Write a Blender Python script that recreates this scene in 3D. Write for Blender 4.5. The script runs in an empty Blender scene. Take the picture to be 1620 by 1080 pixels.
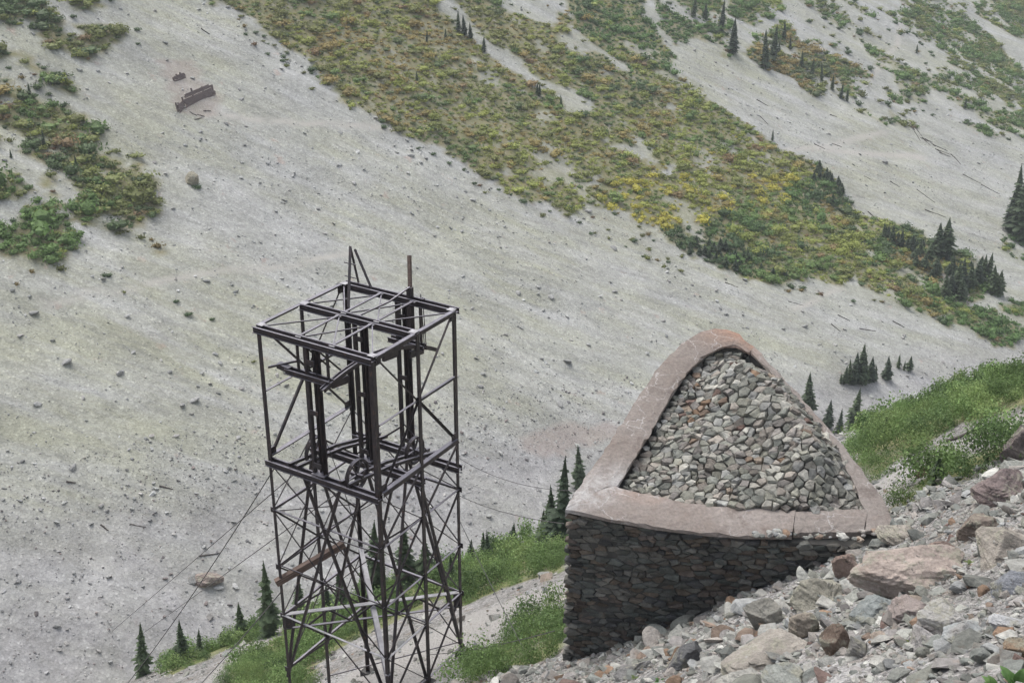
import bpy, bmesh, math
import numpy as np
from mathutils import Vector, Matrix
sc = bpy.context.scene
COL = sc.collection
R = math.radians
rng = np.random.default_rng(7)

# ------------------------------------------------------------------ camera, sky, sun, exposure
FPX, PITCH = 1984.0, R(24.15)                 # focal length in pixels of the 1620 px wide photograph
cam = bpy.data.cameras.new('camera'); cam_o = bpy.data.objects.new('camera', cam); COL.objects.link(cam_o)
cam.sensor_width = 36.0; cam.lens = FPX * 36.0 / 1620.0
cam.clip_start = 0.1; cam.clip_end = 3000
cam_o.location = (0, 0, 0); cam_o.rotation_euler = (R(90) - PITCH, 0, 0)
sc.camera = cam_o
SUN_EL, SUN_AZ = R(62), R(-35)                # azimuth from +Y towards +X; the sun stands beyond the valley
w = bpy.data.worlds.new('World'); sc.world = w; w.use_nodes = True
nt = w.node_tree; bg = nt.nodes['Background']
sky = nt.nodes.new('ShaderNodeTexSky'); sky.sky_type = 'NISHITA'; sky.sun_disc = False
sky.sun_elevation = SUN_EL; sky.sun_rotation = SUN_AZ; sky.dust_density = 4.0; sky.air_density = 1.0; sky.ozone_density = 1.0
hs = nt.nodes.new('ShaderNodeHueSaturation'); hs.inputs['Saturation'].default_value = 0.50
nt.links.new(sky.outputs[0], hs.inputs['Color']); nt.links.new(hs.outputs[0], bg.inputs['Color'])
bg.inputs['Strength'].default_value = 0.12
sun = bpy.data.lights.new('sun', 'SUN'); sun.energy = 1.2; sun.angle = R(40); sun.color = (1.0, 0.985, 0.96)
sun_o = bpy.data.objects.new('sun', sun); COL.objects.link(sun_o)
sd = Vector((math.sin(SUN_AZ) * math.cos(SUN_EL), math.cos(SUN_AZ) * math.cos(SUN_EL), math.sin(SUN_EL)))
sun_o.rotation_euler = sd.to_track_quat('Z', 'Y').to_euler(); sun_o.location = (0, 0, 60)
sc.view_settings.view_transform = 'Standard'; sc.view_settings.look = 'None'
sc.view_settings.gamma = 1.0; sc.view_settings.use_curve_mapping = False
sc.view_settings.exposure = 1.03

# ------------------------------------------------------------------ rays and noise
FW = np.array([0, math.cos(PITCH), -math.sin(PITCH)]); UP = np.array([0, math.sin(PITCH), math.cos(PITCH)])
def ray(x, y): return np.array([(x - 810) / FPX, 0, 0]) + FW + UP * ((540 - y) / FPX)
def proj(p):
    p = np.asarray(p, float); d = p @ FW
    return 810 + FPX * p[..., 0] / d, 540 - FPX * (p @ UP) / d
def hash2(i, j, s):
    h = np.sin(i * 127.1 + j * 311.7 + s * 74.7) * 43758.5453
    return h - np.floor(h)
def vnoise(x, y, s=0):
    i, j = np.floor(x), np.floor(y); f, g = x - i, y - j
    f = f * f * (3 - 2 * f); g = g * g * (3 - 2 * g)
    a = hash2(i, j, s) * (1 - f) + hash2(i + 1, j, s) * f
    b = hash2(i, j + 1, s) * (1 - f) + hash2(i + 1, j + 1, s) * f
    return a * (1 - g) + b * g
def fbm(x, y, s=0, n=4):
    v = 0; a = .5
    for k in range(n): v = v + a * vnoise(x * 2 ** k + 17.3 * k, y * 2 ** k - 9.1 * k, s + k); a *= .5
    return v
def sstep(a, b, x):
    t = np.clip((x - a) / (b - a), 0, 1); return t * t * (3 - 2 * t)
def inpoly(px, py, poly):
    poly = np.asarray(poly, float); ins = np.zeros(np.shape(px), bool); n = len(poly); j = n - 1
    for i in range(n):
        xi, yi = poly[i]; xj, yj = poly[j]
        if yi != yj:
            c = ((yi > py) != (yj > py)) & (px < (xj - xi) * (py - yi) / (yj - yi) + xi)
            ins ^= c
        j = i
    return ins
# ------------------------------------------------------------------ heights of the two slopes
EU = np.array([-0.848, 0.53]); EC = np.array([0.53, 0.848])
def h_far(x, y, detail=True):
    v = (x - 77.6) * EU[0] + (y - 197.5) * EU[1]; u = (x - 77.6) * EC[0] + (y - 197.5) * EC[1]
    vv = np.maximum(v, -28) 
    vc = np.minimum(vv, 170)
    z = -85 + .5 * vv + .0012 * ((vc - 55) ** 2) - 3.63 + np.maximum(vv - 170, 0) * .276
    z = z + np.where(v < -28, 0, 0)
    z = z + 4.0 * (fbm(u / 55, v / 120, 3, 3) - .45) * sstep(-30, 60, v)
    if detail:
        z = z + 1.6 * (fbm(u / 9, v / 45, 11, 3) - .45) * sstep(10, 60, v) + .9 * (fbm(x / 7, y / 7, 5, 3) - .45)
        wv = 1 - sstep(-9, 4, y - 100 - .75 * (x + 47)); z = z + wv * (1.5 * (fbm(x / 5.5, y / 5.5, 15, 4) - .46) - .8)      # hummocky avalanche debris
        z = z + .35 * (fbm(x / 1.6, y / 1.6, 8, 2) - .37)
    return z
def h_near(x, y, detail=True):
    z = -6.87 + .53 * x - .55 * y - .1 * x * sstep(28, 55, y)
    yc = 58.5 - .28 * np.minimum(x, 2) - .08 * np.maximum(x - 2, 0)
    d = np.maximum(y - yc, 0)
    z = z - np.minimum(.022 * d * d, .5 * d)
    z = z - .9 * np.exp(-((x + 3.5) / 3.5) ** 2 - ((y - 33) / 3.5) ** 2)
    z = z - 1.4 * np.exp(-((x - 14.5) / 7) ** 2 - ((y - 38) / 4.5) ** 2)
    # level road bench under the camera's feet
    z = np.maximum(z, np.minimum(z, 0)) 
    if detail:
        z = z + .5 * (fbm(x / 4, y / 4, 21, 3) - .45) * sstep(14, 20, np.hypot(x, y)) + .18 * (fbm(x / .8, y / .8, 23, 2) - .37)
    return z
def hit(px, py, H, t0=10., t1=700., n=3500):
    r = ray(px, py); t = np.linspace(t0, t1, n); z = H(r[0] * t, r[1] * t)
    k = np.argmax(r[2] * t < z)
    if k == 0: k = n - 1
    a, b = t[k - 1], t[k]
    for _ in range(18):
        m = .5 * (a + b)
        if r[2] * m < H(np.array([r[0] * m]), np.array([r[1] * m]))[0]: b = m
        else: a = m
    return r * b, b

# ------------------------------------------------------------------ object helpers
def tag(o, label=None, cat=None, group=None, kind=None):
    if label: o['label'] = label
    if cat: o['category'] = cat
    if group: o['group'] = group
    if kind: o['kind'] = kind
    return o
def link(name, me, mat=None, parent=None, loc=None):
    o = bpy.data.objects.new(name, me); COL.objects.link(o)
    if mat is not None and me is not None and not me.materials: me.materials.append(mat)
    if parent is not None: o.parent = parent
    if loc is not None: o.location = loc
    return o
def empty(name, loc=(0, 0, 0)):
    o = bpy.data.objects.new(name, None); COL.objects.link(o); o.location = loc; o.empty_display_size = .3; return o
def mesh_np(name, V, faces, col=None, smooth=False):
    """faces: list of (m,k) index arrays; col: per-vertex rgb"""
    me = bpy.data.meshes.new(name); V = np.asarray(V, np.float32)
    me.vertices.add(len(V)); me.vertices.foreach_set('co', V.ravel())
    idx = np.concatenate([f.ravel() for f in faces]).astype(np.int32)
    tot = np.concatenate([np.full(len(f), f.shape[1], np.int32) for f in faces])
    st = np.concatenate([[0], np.cumsum(tot)[:-1]]).astype(np.int32)
    me.loops.add(len(idx)); me.loops.foreach_set('vertex_index', idx)
    me.polygons.add(len(tot)); me.polygons.foreach_set('loop_start', st); me.polygons.foreach_set('loop_total', tot)
    me.polygons.foreach_set('use_smooth', np.full(len(tot), smooth))
    if col is not None:
        a = me.color_attributes.new('Col', 'FLOAT_COLOR', 'POINT')
        c = np.ones((len(V), 4), np.float32); c[:, :3] = col; a.data.foreach_set('color', c.ravel())
    me.update(calc_edges=True); me.validate(); return me
def rotmats(n, tilt=math.pi, r=rng):
    """random rotations; tilt limits the lean away from upright"""
    a = r.uniform(0, 2 * math.pi, n); b = r.uniform(-tilt, tilt, n); c = r.uniform(-tilt, tilt, n)
    ca, sa, cb, sb, cc, s2 = np.cos(a), np.sin(a), np.cos(b), np.sin(b), np.cos(c), np.sin(c)
    Z = np.zeros((n, 3, 3)); X = np.zeros((n, 3, 3)); Y = np.zeros((n, 3, 3))
    Z[:, 0, 0] = ca; Z[:, 0, 1] = -sa; Z[:, 1, 0] = sa; Z[:, 1, 1] = ca; Z[:, 2, 2] = 1
    X[:, 1, 1] = cb; X[:, 1, 2] = -sb; X[:, 2, 1] = sb; X[:, 2, 2] = cb; X[:, 0, 0] = 1
    Y[:, 0, 0] = cc; Y[:, 0, 2] = s2; Y[:, 2, 0] = -s2; Y[:, 2, 2] = cc; Y[:, 1, 1] = 1
    return X @ Y @ Z
def scatter(base, which, pos, scl, rot, col):
    """join many copies of base meshes [(V,F)]; returns V, faces(list), colours"""
    VV, FF, CC = [], [], []; off = 0
    for b, (V, Fc) in enumerate(base):
        k = np.where(which == b)[0]
        if not len(k): continue
        P = np.einsum('nij,nvj->nvi', rot[k], V[None] * scl[k][:, None, :]) + pos[k][:, None, :]
        nv = len(V); VV.append(P.reshape(-1, 3))
        FF.append((Fc[None] + (np.arange(len(k)) * nv)[:, None, None] + off).reshape(-1, Fc.shape[1]))
        CC.append(np.repeat(col[k], nv, 0)); off += nv * len(k)
    return np.concatenate(VV), FF, np.concatenate(CC)
def hull_rock(seed, n=13, sq=(1, .8, .6), box=.35):
    r = np.random.default_rng(seed); p = r.normal(size=(n, 3)); p /= np.linalg.norm(p, axis=1)[:, None]
    p = np.sign(p) * np.abs(p) ** (1 - box); p *= np.array(sq) * r.uniform(.8, 1.05, (n, 1)) * .6
    bm = bmesh.new()
    for q in p: bm.verts.new(q)
    g = bmesh.ops.convex_hull(bm, input=bm.verts)
    bmesh.ops.delete(bm, geom=[v for v in bm.verts if not v.link_faces], context='VERTS')
    bmesh.ops.triangulate(bm, faces=bm.faces); bm.verts.index_update()
    V = np.array([v.co[:] for v in bm.verts]); Fc = np.array([[v.index for v in f.verts] for f in bm.faces]); bm.free()
    return V, Fc
ROCKS = [hull_rock(100 + i, 12 + i % 4, (1, .85 - .04 * (i % 4), .62 - .06 * (i % 5))) for i in range(14)]
ROCK_ME = [mesh_np('rock_mesh', V, [Fc]) for V, Fc in ROCKS]

# ------------------------------------------------------------------ materials
class NB:
    """small node-tree writer"""
    def __init__(s, name, rough=.85, spec=.3):
        m = bpy.data.materials.new(name); m.use_nodes = True; s.m = m; s.t = m.node_tree
        s.b = s.t.nodes['Principled BSDF']; s.b.inputs['Roughness'].default_value = rough
        s.b.inputs['Specular IOR Level'].default_value = spec
        s.pos = s.n('ShaderNodeNewGeometry').outputs['Position']
    def n(s, k, **kw):
        x = s.t.nodes.new(k)
        for a, v in kw.items(): setattr(x, a, v)
        return x
    def put(s, sock, v):
        if hasattr(v, 'is_output') or hasattr(v, 'links'): s.t.links.new(v, sock)
        else: sock.default_value = v
    def math(s, op, a, b=0., clamp=False):
        x = s.n('ShaderNodeMath', operation=op, use_clamp=clamp); s.put(x.inputs[0], a); s.put(x.inputs[1], b); return x.outputs[0]
    def mapv(s, sc=(1, 1, 1), rz=0., src=None):
        x = s.n('ShaderNodeMapping'); s.put(x.inputs['Vector'], src or s.pos); x.inputs['Rotation'].default_value = (0, 0, rz)
        x.inputs['Scale'].default_value = sc; return x.outputs[0]
    def noise(s, scale, detail=4., rough=.55, src=None, col=False):
        x = s.n('ShaderNodeTexNoise'); s.put(x.inputs['Vector'], src or s.pos); x.inputs['Scale'].default_value = scale
        x.inputs['Detail'].default_value = detail; x.inputs['Roughness'].default_value = rough
        return x.outputs['Color' if col else 'Fac']
    def voro(s, scale, out='Color', feature='F1', src=None):
        x = s.n('ShaderNodeTexVoronoi', feature=feature); s.put(x.inputs['Vector'], src or s.pos); x.inputs['Scale'].default_value = scale
        return x.outputs[out]
    def ramp(s, v, pts):
        x = s.n('ShaderNodeValToRGB'); e = x.color_ramp.elements
        while len(e) < len(pts): e.new(.5)
        for q, (p, c) in zip(e, pts):
            q.position = p; q.color = (c, c, c, 1) if isinstance(c, (int, float)) else (*c, 1)
        s.put(x.inputs[0], v); return x.outputs[0]
    def rng(s, v, a, b, c, d):
        x = s.n('ShaderNodeMapRange'); s.put(x.inputs[0], v)
        for i, q in enumerate((a, b, c, d)): x.inputs[i + 1].default_value = q
        return x.outputs[0]
    def mix(s, f, a, b, mode='MIX'):
        x = s.n('ShaderNodeMix', data_type='RGBA', blend_type=mode); s.put(x.inputs[0], f)
        for sock, v in ((x.inputs[6], a), (x.inputs[7], b)):
            if isinstance(v, tuple): v = (*v, 1)
            if isinstance(v, float): v = (v, v, v, 1)
            s.put(sock, v)
        return x.outputs[2]
    def sep(s, v):
        x = s.n('ShaderNodeSeparateColor'); s.put(x.inputs[0], v); return x.outputs
    def attr(s, name='Col'): return s.n('ShaderNodeAttribute', attribute_name=name).outputs['Color']
    def objcol(s): return s.n('ShaderNodeObjectInfo').outputs['Color']
    def hsv(s, c, h=.5, sa=1., v=1.):
        if isinstance(c, tuple): q = s.n('ShaderNodeRGB'); q.outputs[0].default_value = c; c = q.outputs[0]
        x = s.n('ShaderNodeHueSaturation'); s.put(x.inputs['Color'], c); s.put(x.inputs['Hue'], h); s.put(x.inputs['Saturation'], sa); s.put(x.inputs['Value'], v); return x.outputs[0]
    def bump(s, h, dist=.1, strength=1., nrm=None):
        x = s.n('ShaderNodeBump'); s.put(x.inputs['Height'], h); x.inputs['Distance'].default_value = dist; x.inputs['Strength'].default_value = strength
        if nrm: s.put(x.inputs['Normal'], nrm)
        return x.outputs[0]
    def done(s, col, nrm=None, rough=None):
        s.put(s.b.inputs['Base Color'], col)
        if nrm: s.put(s.b.inputs['Normal'], nrm)
        if rough is not None: s.put(s.b.inputs['Roughness'], rough)
        return s.m
FALL = math.atan2(-EU[1], -EU[0])
def mat_scree():
    b = NB('scree', .95, .1)
    st = b.noise(1, 5, .6, b.mapv((.03, .26, .1), -FALL))               # streaks down the fall line
    st2 = b.noise(1, 4, .6, b.mapv((.07, .9, .3), -FALL))
    big = b.noise(.018, 4, .6); mid = b.noise(.11, 5, .65)
    c = b.mix(b.rng(big, .40, .60, 0, 1), (.318, .322, .278), (.345, .347, .328))
    c = b.mix(b.rng(b.noise(.03, 5, .65), .40, .58, .12, .85), c, (.335, .336, .258))          # thin yellowish moss and dust
    c = b.mix(b.rng(st, .42, .66, 0, .85), c, (.395, .396, .384))
    c = b.mix(b.rng(st2, .50, .70, 0, .6), c, (.245, .248, .225))
    c = b.mix(b.rng(b.noise(.35, 3, .6), .66, .74, 0, .45), c, (.37, .265, .22))   # rusty patches
    v1 = b.sep(b.voro(1.5))[0]; v2 = b.sep(b.voro(4.6))[1]; v4 = b.sep(b.voro(8.5))[0]
    k = b.math('MULTIPLY', b.rng(v1, 0, 1, .90, 1.09), b.rng(v2, 0, 1, .87, 1.1))
    k = b.math('MULTIPLY', k, b.rng(v2, .95, .97, 1.0, 1.16)); k = b.math('MULTIPLY', k, b.rng(v4, 0, 1, .91, 1.10))
    k = b.math('MULTIPLY', k, b.rng(mid, .3, .7, .84, 1.14))
    k = b.math('MULTIPLY', k, b.rng(b.noise(2.6, 3), .27, .38, .80, 1.0))           # dark gaps between stones
    c = b.hsv(c, v=k)
    an = b.n('ShaderNodeAttribute', attribute_name='mask'); a = b.sep(an.outputs['Color'])
    fl_ = b.math('MULTIPLY', an.outputs['Alpha'], b.rng(b.noise(.12, 5, .65), .3, .62, .35, 1.)); c = b.mix(b.math('MULTIPLY', fl_, .8), c, b.hsv((.318, .310, .314, 1), v=b.math('MULTIPLY', k, b.rng(b.noise(.5, 5, .7), .3, .7, .8, 1.16))))      # grey avalanche debris
    c = b.mix(a[1], c, (.42, .40, .36))                                         # trodden trail
    c = b.mix(b.math('MULTIPLY', a[2], .8), c, (.30, .235, .205))                # reddish earth
    soil = b.mix(b.rng(b.noise(.5, 5), .35, .65, 0, 1), (.165, .172, .072), (.235, .20, .095))
    c = b.mix(b.math('MULTIPLY', a[0], b.rng(b.noise(.8, 4), .3, .5, .5, 1.)), c, soil)
    h = b.math('ADD', b.math('MULTIPLY', b.voro(1.5, 'Distance'), .35), b.math('MULTIPLY', b.voro(4.6, 'Distance'), .3))
    h = b.math('ADD', h, b.math('MULTIPLY', b.noise(.5, 5, .6), .6))
    return b.done(c, b.bump(h, .16, .55))
def mat_rubble():
    b = NB('rubble_ground', .95, .1)
    c = b.mix(b.rng(b.noise(.25, 4), .38, .62, 0, 1), (.25, .24, .225), (.36, .35, .34))
    c = b.mix(b.rng(b.noise(1.3, 4), .56, .7, 0, .7), c, (.235, .19, .15))
    k = b.math('MULTIPLY', b.rng(b.sep(b.voro(9))[0], 0, 1, .6, 1.25), b.rng(b.sep(b.voro(25))[1], 0, 1, .75, 1.2))
    c = b.hsv(c, v=k); a = b.sep(b.attr('mask'))
    soil = b.mix(b.rng(b.noise(.5, 5), .35, .65, 0, 1), (.15, .185, .07), (.25, .24, .13))
    c = b.mix(b.math('MULTIPLY', a[0], b.rng(b.noise(.6, 4), .3, .5, .55, 1)), c, soil)
    c = b.mix(b.math('MULTIPLY', a[1], .9), c, (.36, .345, .325))
    h = b.math('ADD', b.voro(9, 'Distance'), b.math('MULTIPLY', b.voro(25, 'Distance'), .4))
    return b.done(c, b.bump(h, .09, .9))
def mat_stone(name, objcolor=True, scale=6., lichen=.0, strat=False):
    b = NB(name, .9, .2); c = b.objcol() if objcolor else b.attr()
    tc = b.n('ShaderNodeTexCoord').outputs['Object'] if strat else b.pos
    n1 = b.noise(scale, 6, .65); n2 = b.noise(scale * .3, 4, .6)
    c = b.hsv(c, v=b.math('MULTIPLY', b.rng(n1, .3, .7, .72, 1.24), b.rng(n2, .3, .7, .82, 1.15)))
    c = b.mix(b.rng(b.noise(scale * .55, 3), .6, .75, 0, .35), c, (.24, .17, .12))
    if lichen:
        li = b.rng(b.noise(scale * .8, 6, .7), .52, .6, 0, lichen)
        c = b.mix(li, c, (.335, .325, .255))
        c = b.mix(b.rng(b.noise(scale * 2.2, 4, .7), .62, .68, 0, lichen), c, (.06, .06, .055))
        c = b.mix(b.rng(b.noise(scale * 1.7, 4, .7), .64, .7, 0, lichen * .7), c, (.46, .45, .42))
    c = b.hsv(c, v=b.rng(b.noise(scale * 9, 5, .75), .3, .7, .78, 1.2))
    h = b.math('ADD', b.noise(scale * 1.6, 8, .75), b.math('MULTIPLY', b.voro(scale * 2.3, 'Distance'), .5))
    return b.done(c, b.bump(h, .035 if scale > 4 else .12, .9))
def mat_concrete():
    b = NB('coping_concrete', .9, .25)
    c = b.mix(b.rng(b.noise(.55, 5), .35, .65, 0, 1), (.225, .190, .165), (.290, .260, .236))
    c = b.mix(b.rng(b.noise(2.2, 6, .7), .5, .72, 0, .6), c, (.175, .128, .107))
    a = b.sep(b.attr('Col'))
    c = b.mix(a[0], c, (.36, .19, .115))                                     # rusty nose
    c = b.mix(b.math('MULTIPLY', a[1], b.rng(b.noise(3.0, 5, .7), .35, .6, .1, 1)), c, (.47, .455, .44))       # lime bloom at the corner
    nz = b.n('ShaderNodeVectorMath', operation='MULTIPLY_ADD'); b.put(nz.inputs[0], b.noise(2.5, 3, .6, col=True)); nz.inputs[1].default_value = (.45, .45, .45); b.put(nz.inputs[2], b.pos)
    ed = b.voro(1.6, 'Distance', 'DISTANCE_TO_EDGE', nz.outputs[0])
    cr = b.math('MULTIPLY', b.rng(ed, .0, .022, 1, 0), b.rng(b.noise(.8, 3), .46, .58, 0, .95))
    c = b.mix(cr, c, (.46, .44, .42))
    c = b.mix(b.rng(b.noise(1.1, 6, .72), .56, .66, 0, .55), c, (.15, .125, .108))     # damp brown stains
    c = b.mix(b.rng(b.noise(16, 4, .7), .66, .72, 0, .6), c, (.10, .095, .09))
    c = b.hsv(c, v=b.rng(b.noise(14, 4), .3, .7, .82, 1.14))
    return b.done(c, b.bump(b.noise(7, 8, .75), .05, .8))
def mat_leaf(name, rough=.6, sss=True, var=.25):
    b = NB(name, rough, .25); c = b.attr()
    c = b.hsv(c, v=b.rng(b.noise(3.5, 2), .3, .7, 1 - var, 1 + var))
    m = b.done(c)
    tr = b.n('ShaderNodeBsdfTranslucent'); b.put(tr.inputs[0], b.hsv(c, v=1.0)); mx = b.n('ShaderNodeMixShader'); mx.inputs[0].default_value = .3
    b.t.links.new(b.b.outputs[0], mx.inputs[1]); b.t.links.new(tr.outputs[0], mx.inputs[2])
    b.t.links.new(mx.outputs[0], b.t.nodes['Material Output'].inputs[0]); return m
def mat_steel():
    b = NB('rusted_steel', .5, .55)
    c = b.mix(b.rng(b.noise(2.2, 6, .7), .35, .65, 0, 1), (.022, .018, .020), (.046, .034, .034))
    c = b.mix(b.rng(b.noise(7, 4, .7), .58, .7, 0, .7), c, (.12, .065, .045))
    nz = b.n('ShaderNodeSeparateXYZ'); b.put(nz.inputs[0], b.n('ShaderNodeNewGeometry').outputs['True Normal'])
    sky_sheen = b.math('MULTIPLY', b.rng(nz.outputs[2], .75, .95, 0, 1), b.rng(b.noise(1.6, 5, .7), .3, .6, .45, 1))
    c = b.mix(sky_sheen, c, (.22, .21, .24))                                    # sky reflection on upward faces, painted in as a pale colour
    b.b.inputs['Metallic'].default_value = .2
    return b.done(c, b.bump(b.noise(18, 5), .006, .5), b.rng(b.noise(5, 4), .3, .7, .34, .6))
def mat_simple(name, c1, c2, scale=3., rough=.8, bumpd=.02, src=None):
    b = NB(name, rough, .3); c = b.mix(b.rng(b.noise(scale, 6, .65), .35, .65, 0, 1), c1, c2)
    return b.done(c, b.bump(b.noise(scale * 3, 6, .7), bumpd, .7))
def mat_wood(name, c1, c2):
    b = NB(name, .85, .2); tc = b.n('ShaderNodeTexCoord').outputs['Object']
    g = b.noise(1, 6, .65, b.mapv((1.2, 22, 22), 0, tc))
    c = b.mix(b.rng(g, .35, .65, 0, 1), c1, c2); return b.done(c, b.bump(g, .012, .8))
M = dict(scree=mat_scree(), rubble=mat_rubble(), rock=mat_stone('talus_rock'), rockA=mat_stone('talus_stones', False),
         farrock=mat_stone('far_rock', True, 1.2), farrockA=mat_stone('far_stones', False, 1.2),
         boulder=mat_stone('lichen_boulder', True, 2.6, .75), wallstone=mat_stone('masonry_stone', True, 7), wallstoneA=mat_stone('masonry_stones', False, 7), concrete=mat_concrete(),
         mortar=mat_simple('masonry_core', (.05, .05, .045), (.09, .085, .08), 3), leaf=mat_leaf('shrub_leaves'), needle=mat_leaf('conifer_needles', .7, True, .3),
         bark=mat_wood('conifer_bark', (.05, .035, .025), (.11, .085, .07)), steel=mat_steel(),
         pale=mat_simple('weathered_grey_steel', (.30, .29, .30), (.46, .45, .46), 3.5, .55),
         timber=mat_wood('brown_timber', (.10, .07, .058), (.2, .15, .125)), log=mat_wood('grey_log', (.06, .05, .045), (.14, .125, .115)),
         cable=mat_simple('wire_rope', (.06, .055, .055), (.12, .115, .115), 6, .5), ruin=mat_wood('ruin_planks', (.10, .078, .073), (.23, .185, .17)))

# ------------------------------------------------------------------ where things grow (outlines given as seen in the photograph, then carried onto the slopes)
V_MAIN = [(300, -160), (345, 5), (420, 55), (470, 100), (520, 135), (560, 168), (600, 186), (640, 205), (690, 235), (740, 262), (790, 280), (830, 308), (880, 325),
          (905, 338), (925, 318), (955, 330), (985, 332), (1010, 350), (1060, 375), (1095, 402), (1150, 425), (1210, 440), (1250, 440), (1290, 445), (1330, 452), (1345, 435),
          (1390, 468), (1425, 478), (1480, 500), (1530, 492), (1545, 470), (1580, 452), (1582, 430), (1540, 415), (1500, 402), (1440, 375), (1390, 352), (1345, 330), (1335, 300),
          (1290, 265), (1235, 240), (1195, 205), (1150, 172), (1095, 140), (1068, 112), (1052, 70), (1010, 10), (980, -160)]
V_BARE = [[(1482, 432), (1512, 442), (1540, 466), (1528, 486), (1492, 466)], [(676, -30), (705, -10), (745, 30), (790, 75), (830, 105), (868, 130), (850, 150), (800, 118), (770, 92), (735, 58), (700, 28)],
          [(855, 118), (900, 140), (940, 165), (915, 178), (870, 150)], [(750, -60), (880, -60), (890, 20), (880, 48), (830, 30), (790, 8)],
          [(880, 60), (910, 52), (945, 75), (985, 100), (975, 112), (930, 88)], [(868, 140), (905, 155), (920, 172), (890, 175)],
          [(965, 215), (1020, 238), (1015, 250), (975, 232)], [(1035, 270), (1080, 255), (1085, 262), (1040, 285)]]
V_LEFT = [[(-200, -200), (150, -200), (185, -20), (200, 42), (200, 68), (150, 90), (100, 88), (30, 60), (-30, 10), (-200, -20)],
          [(-200, 40), (5, 62), (60, 92), (110, 128), (145, 165), (152, 190), (185, 222), (215, 240), (258, 285), (238, 300), (248, 345), (256, 392), (195, 372), (140, 366), (92, 318), (62, 250), (0, 232), (-200, 180)],
          [(-200, 240), (18, 262), (68, 310), (98, 350), (118, 388), (100, 418), (45, 412), (-5, 402), (-200, 400)]]
V_RIGHT_DENSE = [[(1000, -160), (1100, -160), (1150, 20), (1170, 60), (1155, 85), (1110, 70), (1060, 55), (1035, 25)],
                 [(1150, -160), (1240, -160), (1235, 15), (1215, 30), (1160, 20)],
                 [(1195, 55), (1235, 40), (1275, 75), (1320, 85), (1375, 110), (1365, 130), (1330, 160), (1290, 140), (1240, 110), (1205, 105)],
                 [(1410, -100), (1480, -40), (1540, 40), (1600, 95), (1680, 150), (1760, 250), (1680, 240), (1600, 165), (1540, 130), (1490, 90), (1440, 30)],
                 [(1500, -100), (1800, -100), (1800, 160), (1700, 120), (1625, 62), (1560, 25)],
                 [(1490, 505), (1530, 488), (1600, 482), (1800, 470), (1800, 560), (1640, 535), (1570, 545), (1535, 535)],
                 [(1592, 380), (1640, 360), (1800, 330), (1800, 430), (1650, 420), (1605, 420)]]
V_RIGHT_SPARSE = [(1240, -100), (1420, -100), (1490, 60), (1560, 120), (1720, 230), (1720, 260), (1600, 225), (1500, 195), (1425, 200), (1370, 185), (1300, 130), (1270, 60)]
V_FEATHER = [[(900, 330), (1000, 340), (1060, 380), (1090, 410), (1040, 425), (1000, 395), (930, 370)],
             [(1100, 405), (1240, 445), (1420, 480), (1400, 490), (1240, 462), (1130, 425)], [(345, 0), (420, 55), (600, 186), (800, 285), (905, 338), (890, 358), (800, 325), (640, 235), (470, 128), (380, 60)]]
N_GREEN = [[(1345, 705), (1385, 672), (1440, 645), (1500, 622), (1570, 602), (1640, 590), (1800, 560), (1800, 640), (1640, 640), (1580, 655), (1520, 672), (1470, 705), (1420, 735), (1380, 760), (1355, 735)],
           [(1410, 795), (1455, 760), (1500, 735), (1560, 712), (1640, 690), (1640, 712), (1585, 735), (1530, 762), (1470, 790), (1425, 802)],
           [(700, 905), (745, 892), (800, 872), (850, 862), (900, 846), (900, 905), (830, 925), (765, 945), (720, 955), (690, 940)],
           [(715, 1085), (760, 1040), (820, 1000), (900, 960), (900, 1010), (860, 1045), (800, 1070), (760, 1090)],
           [(330, 1110), (350, 1055), (385, 1030), (430, 1012), (470, 985), (540, 958), (640, 925), (700, 912), (700, 945), (620, 985), (540, 1020), (490, 1060), (470, 1120)],
           [(255, 1060), (300, 1040), (345, 1022), (400, 1000), (425, 985), (430, 1003), (380, 1022), (320, 1046), (270, 1064)]]
def any_poly(px, py, polys):
    m = np.zeros(np.shape(px), bool)
    for p in polys: m |= inpoly(px, py, p)
    return m
def far_density(x, y, z):
    """0..1 plant cover on the far slope"""
    px, py = proj(np.stack([x, y, z], -1))
    jx, jy = px + 60 * (fbm(x / 6, y / 6, 41, 4) - .46), py + 44 * (fbm(x / 6, y / 6, 47, 4) - .46)
    d = np.zeros_like(px)
    n = fbm(x / 6, y / 6, 31, 3)
    d = np.where(inpoly(jx, jy, V_MAIN), np.where(n < .27, .35, 1.), d)
    d = np.where(any_poly(jx, jy, V_BARE), .06, d)
    lf = any_poly(jx, jy, V_LEFT); d = np.where(lf, np.where(fbm(x / 3.6, y / 3.6, 33, 3) > .385, 1., .16), d)
    d = np.where(any_poly(jx, jy, V_RIGHT_DENSE), np.where(n < .33, .3, .95), d)
    sp = inpoly(jx, jy, V_RIGHT_SPARSE); d = np.where(sp & (d < .1), np.where(fbm(x / 7, y / 7, 35, 3) > .5, .55, .02), d)
    fe = any_poly(px, py, V_FEATHER) & (d < .1); d = np.where(fe, .15, d)
    return d
def near_density(x, y, z):
    px, py = proj(np.stack([x, y, z], -1))
    jx, jy = px + 26 * (fbm(x / 2, y / 2, 51, 3) - .44), py + 22 * (fbm(x / 2, y / 2, 57, 3) - .44)
    return np.where(any_poly(jx, jy, N_GREEN), 1., 0.)

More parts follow.
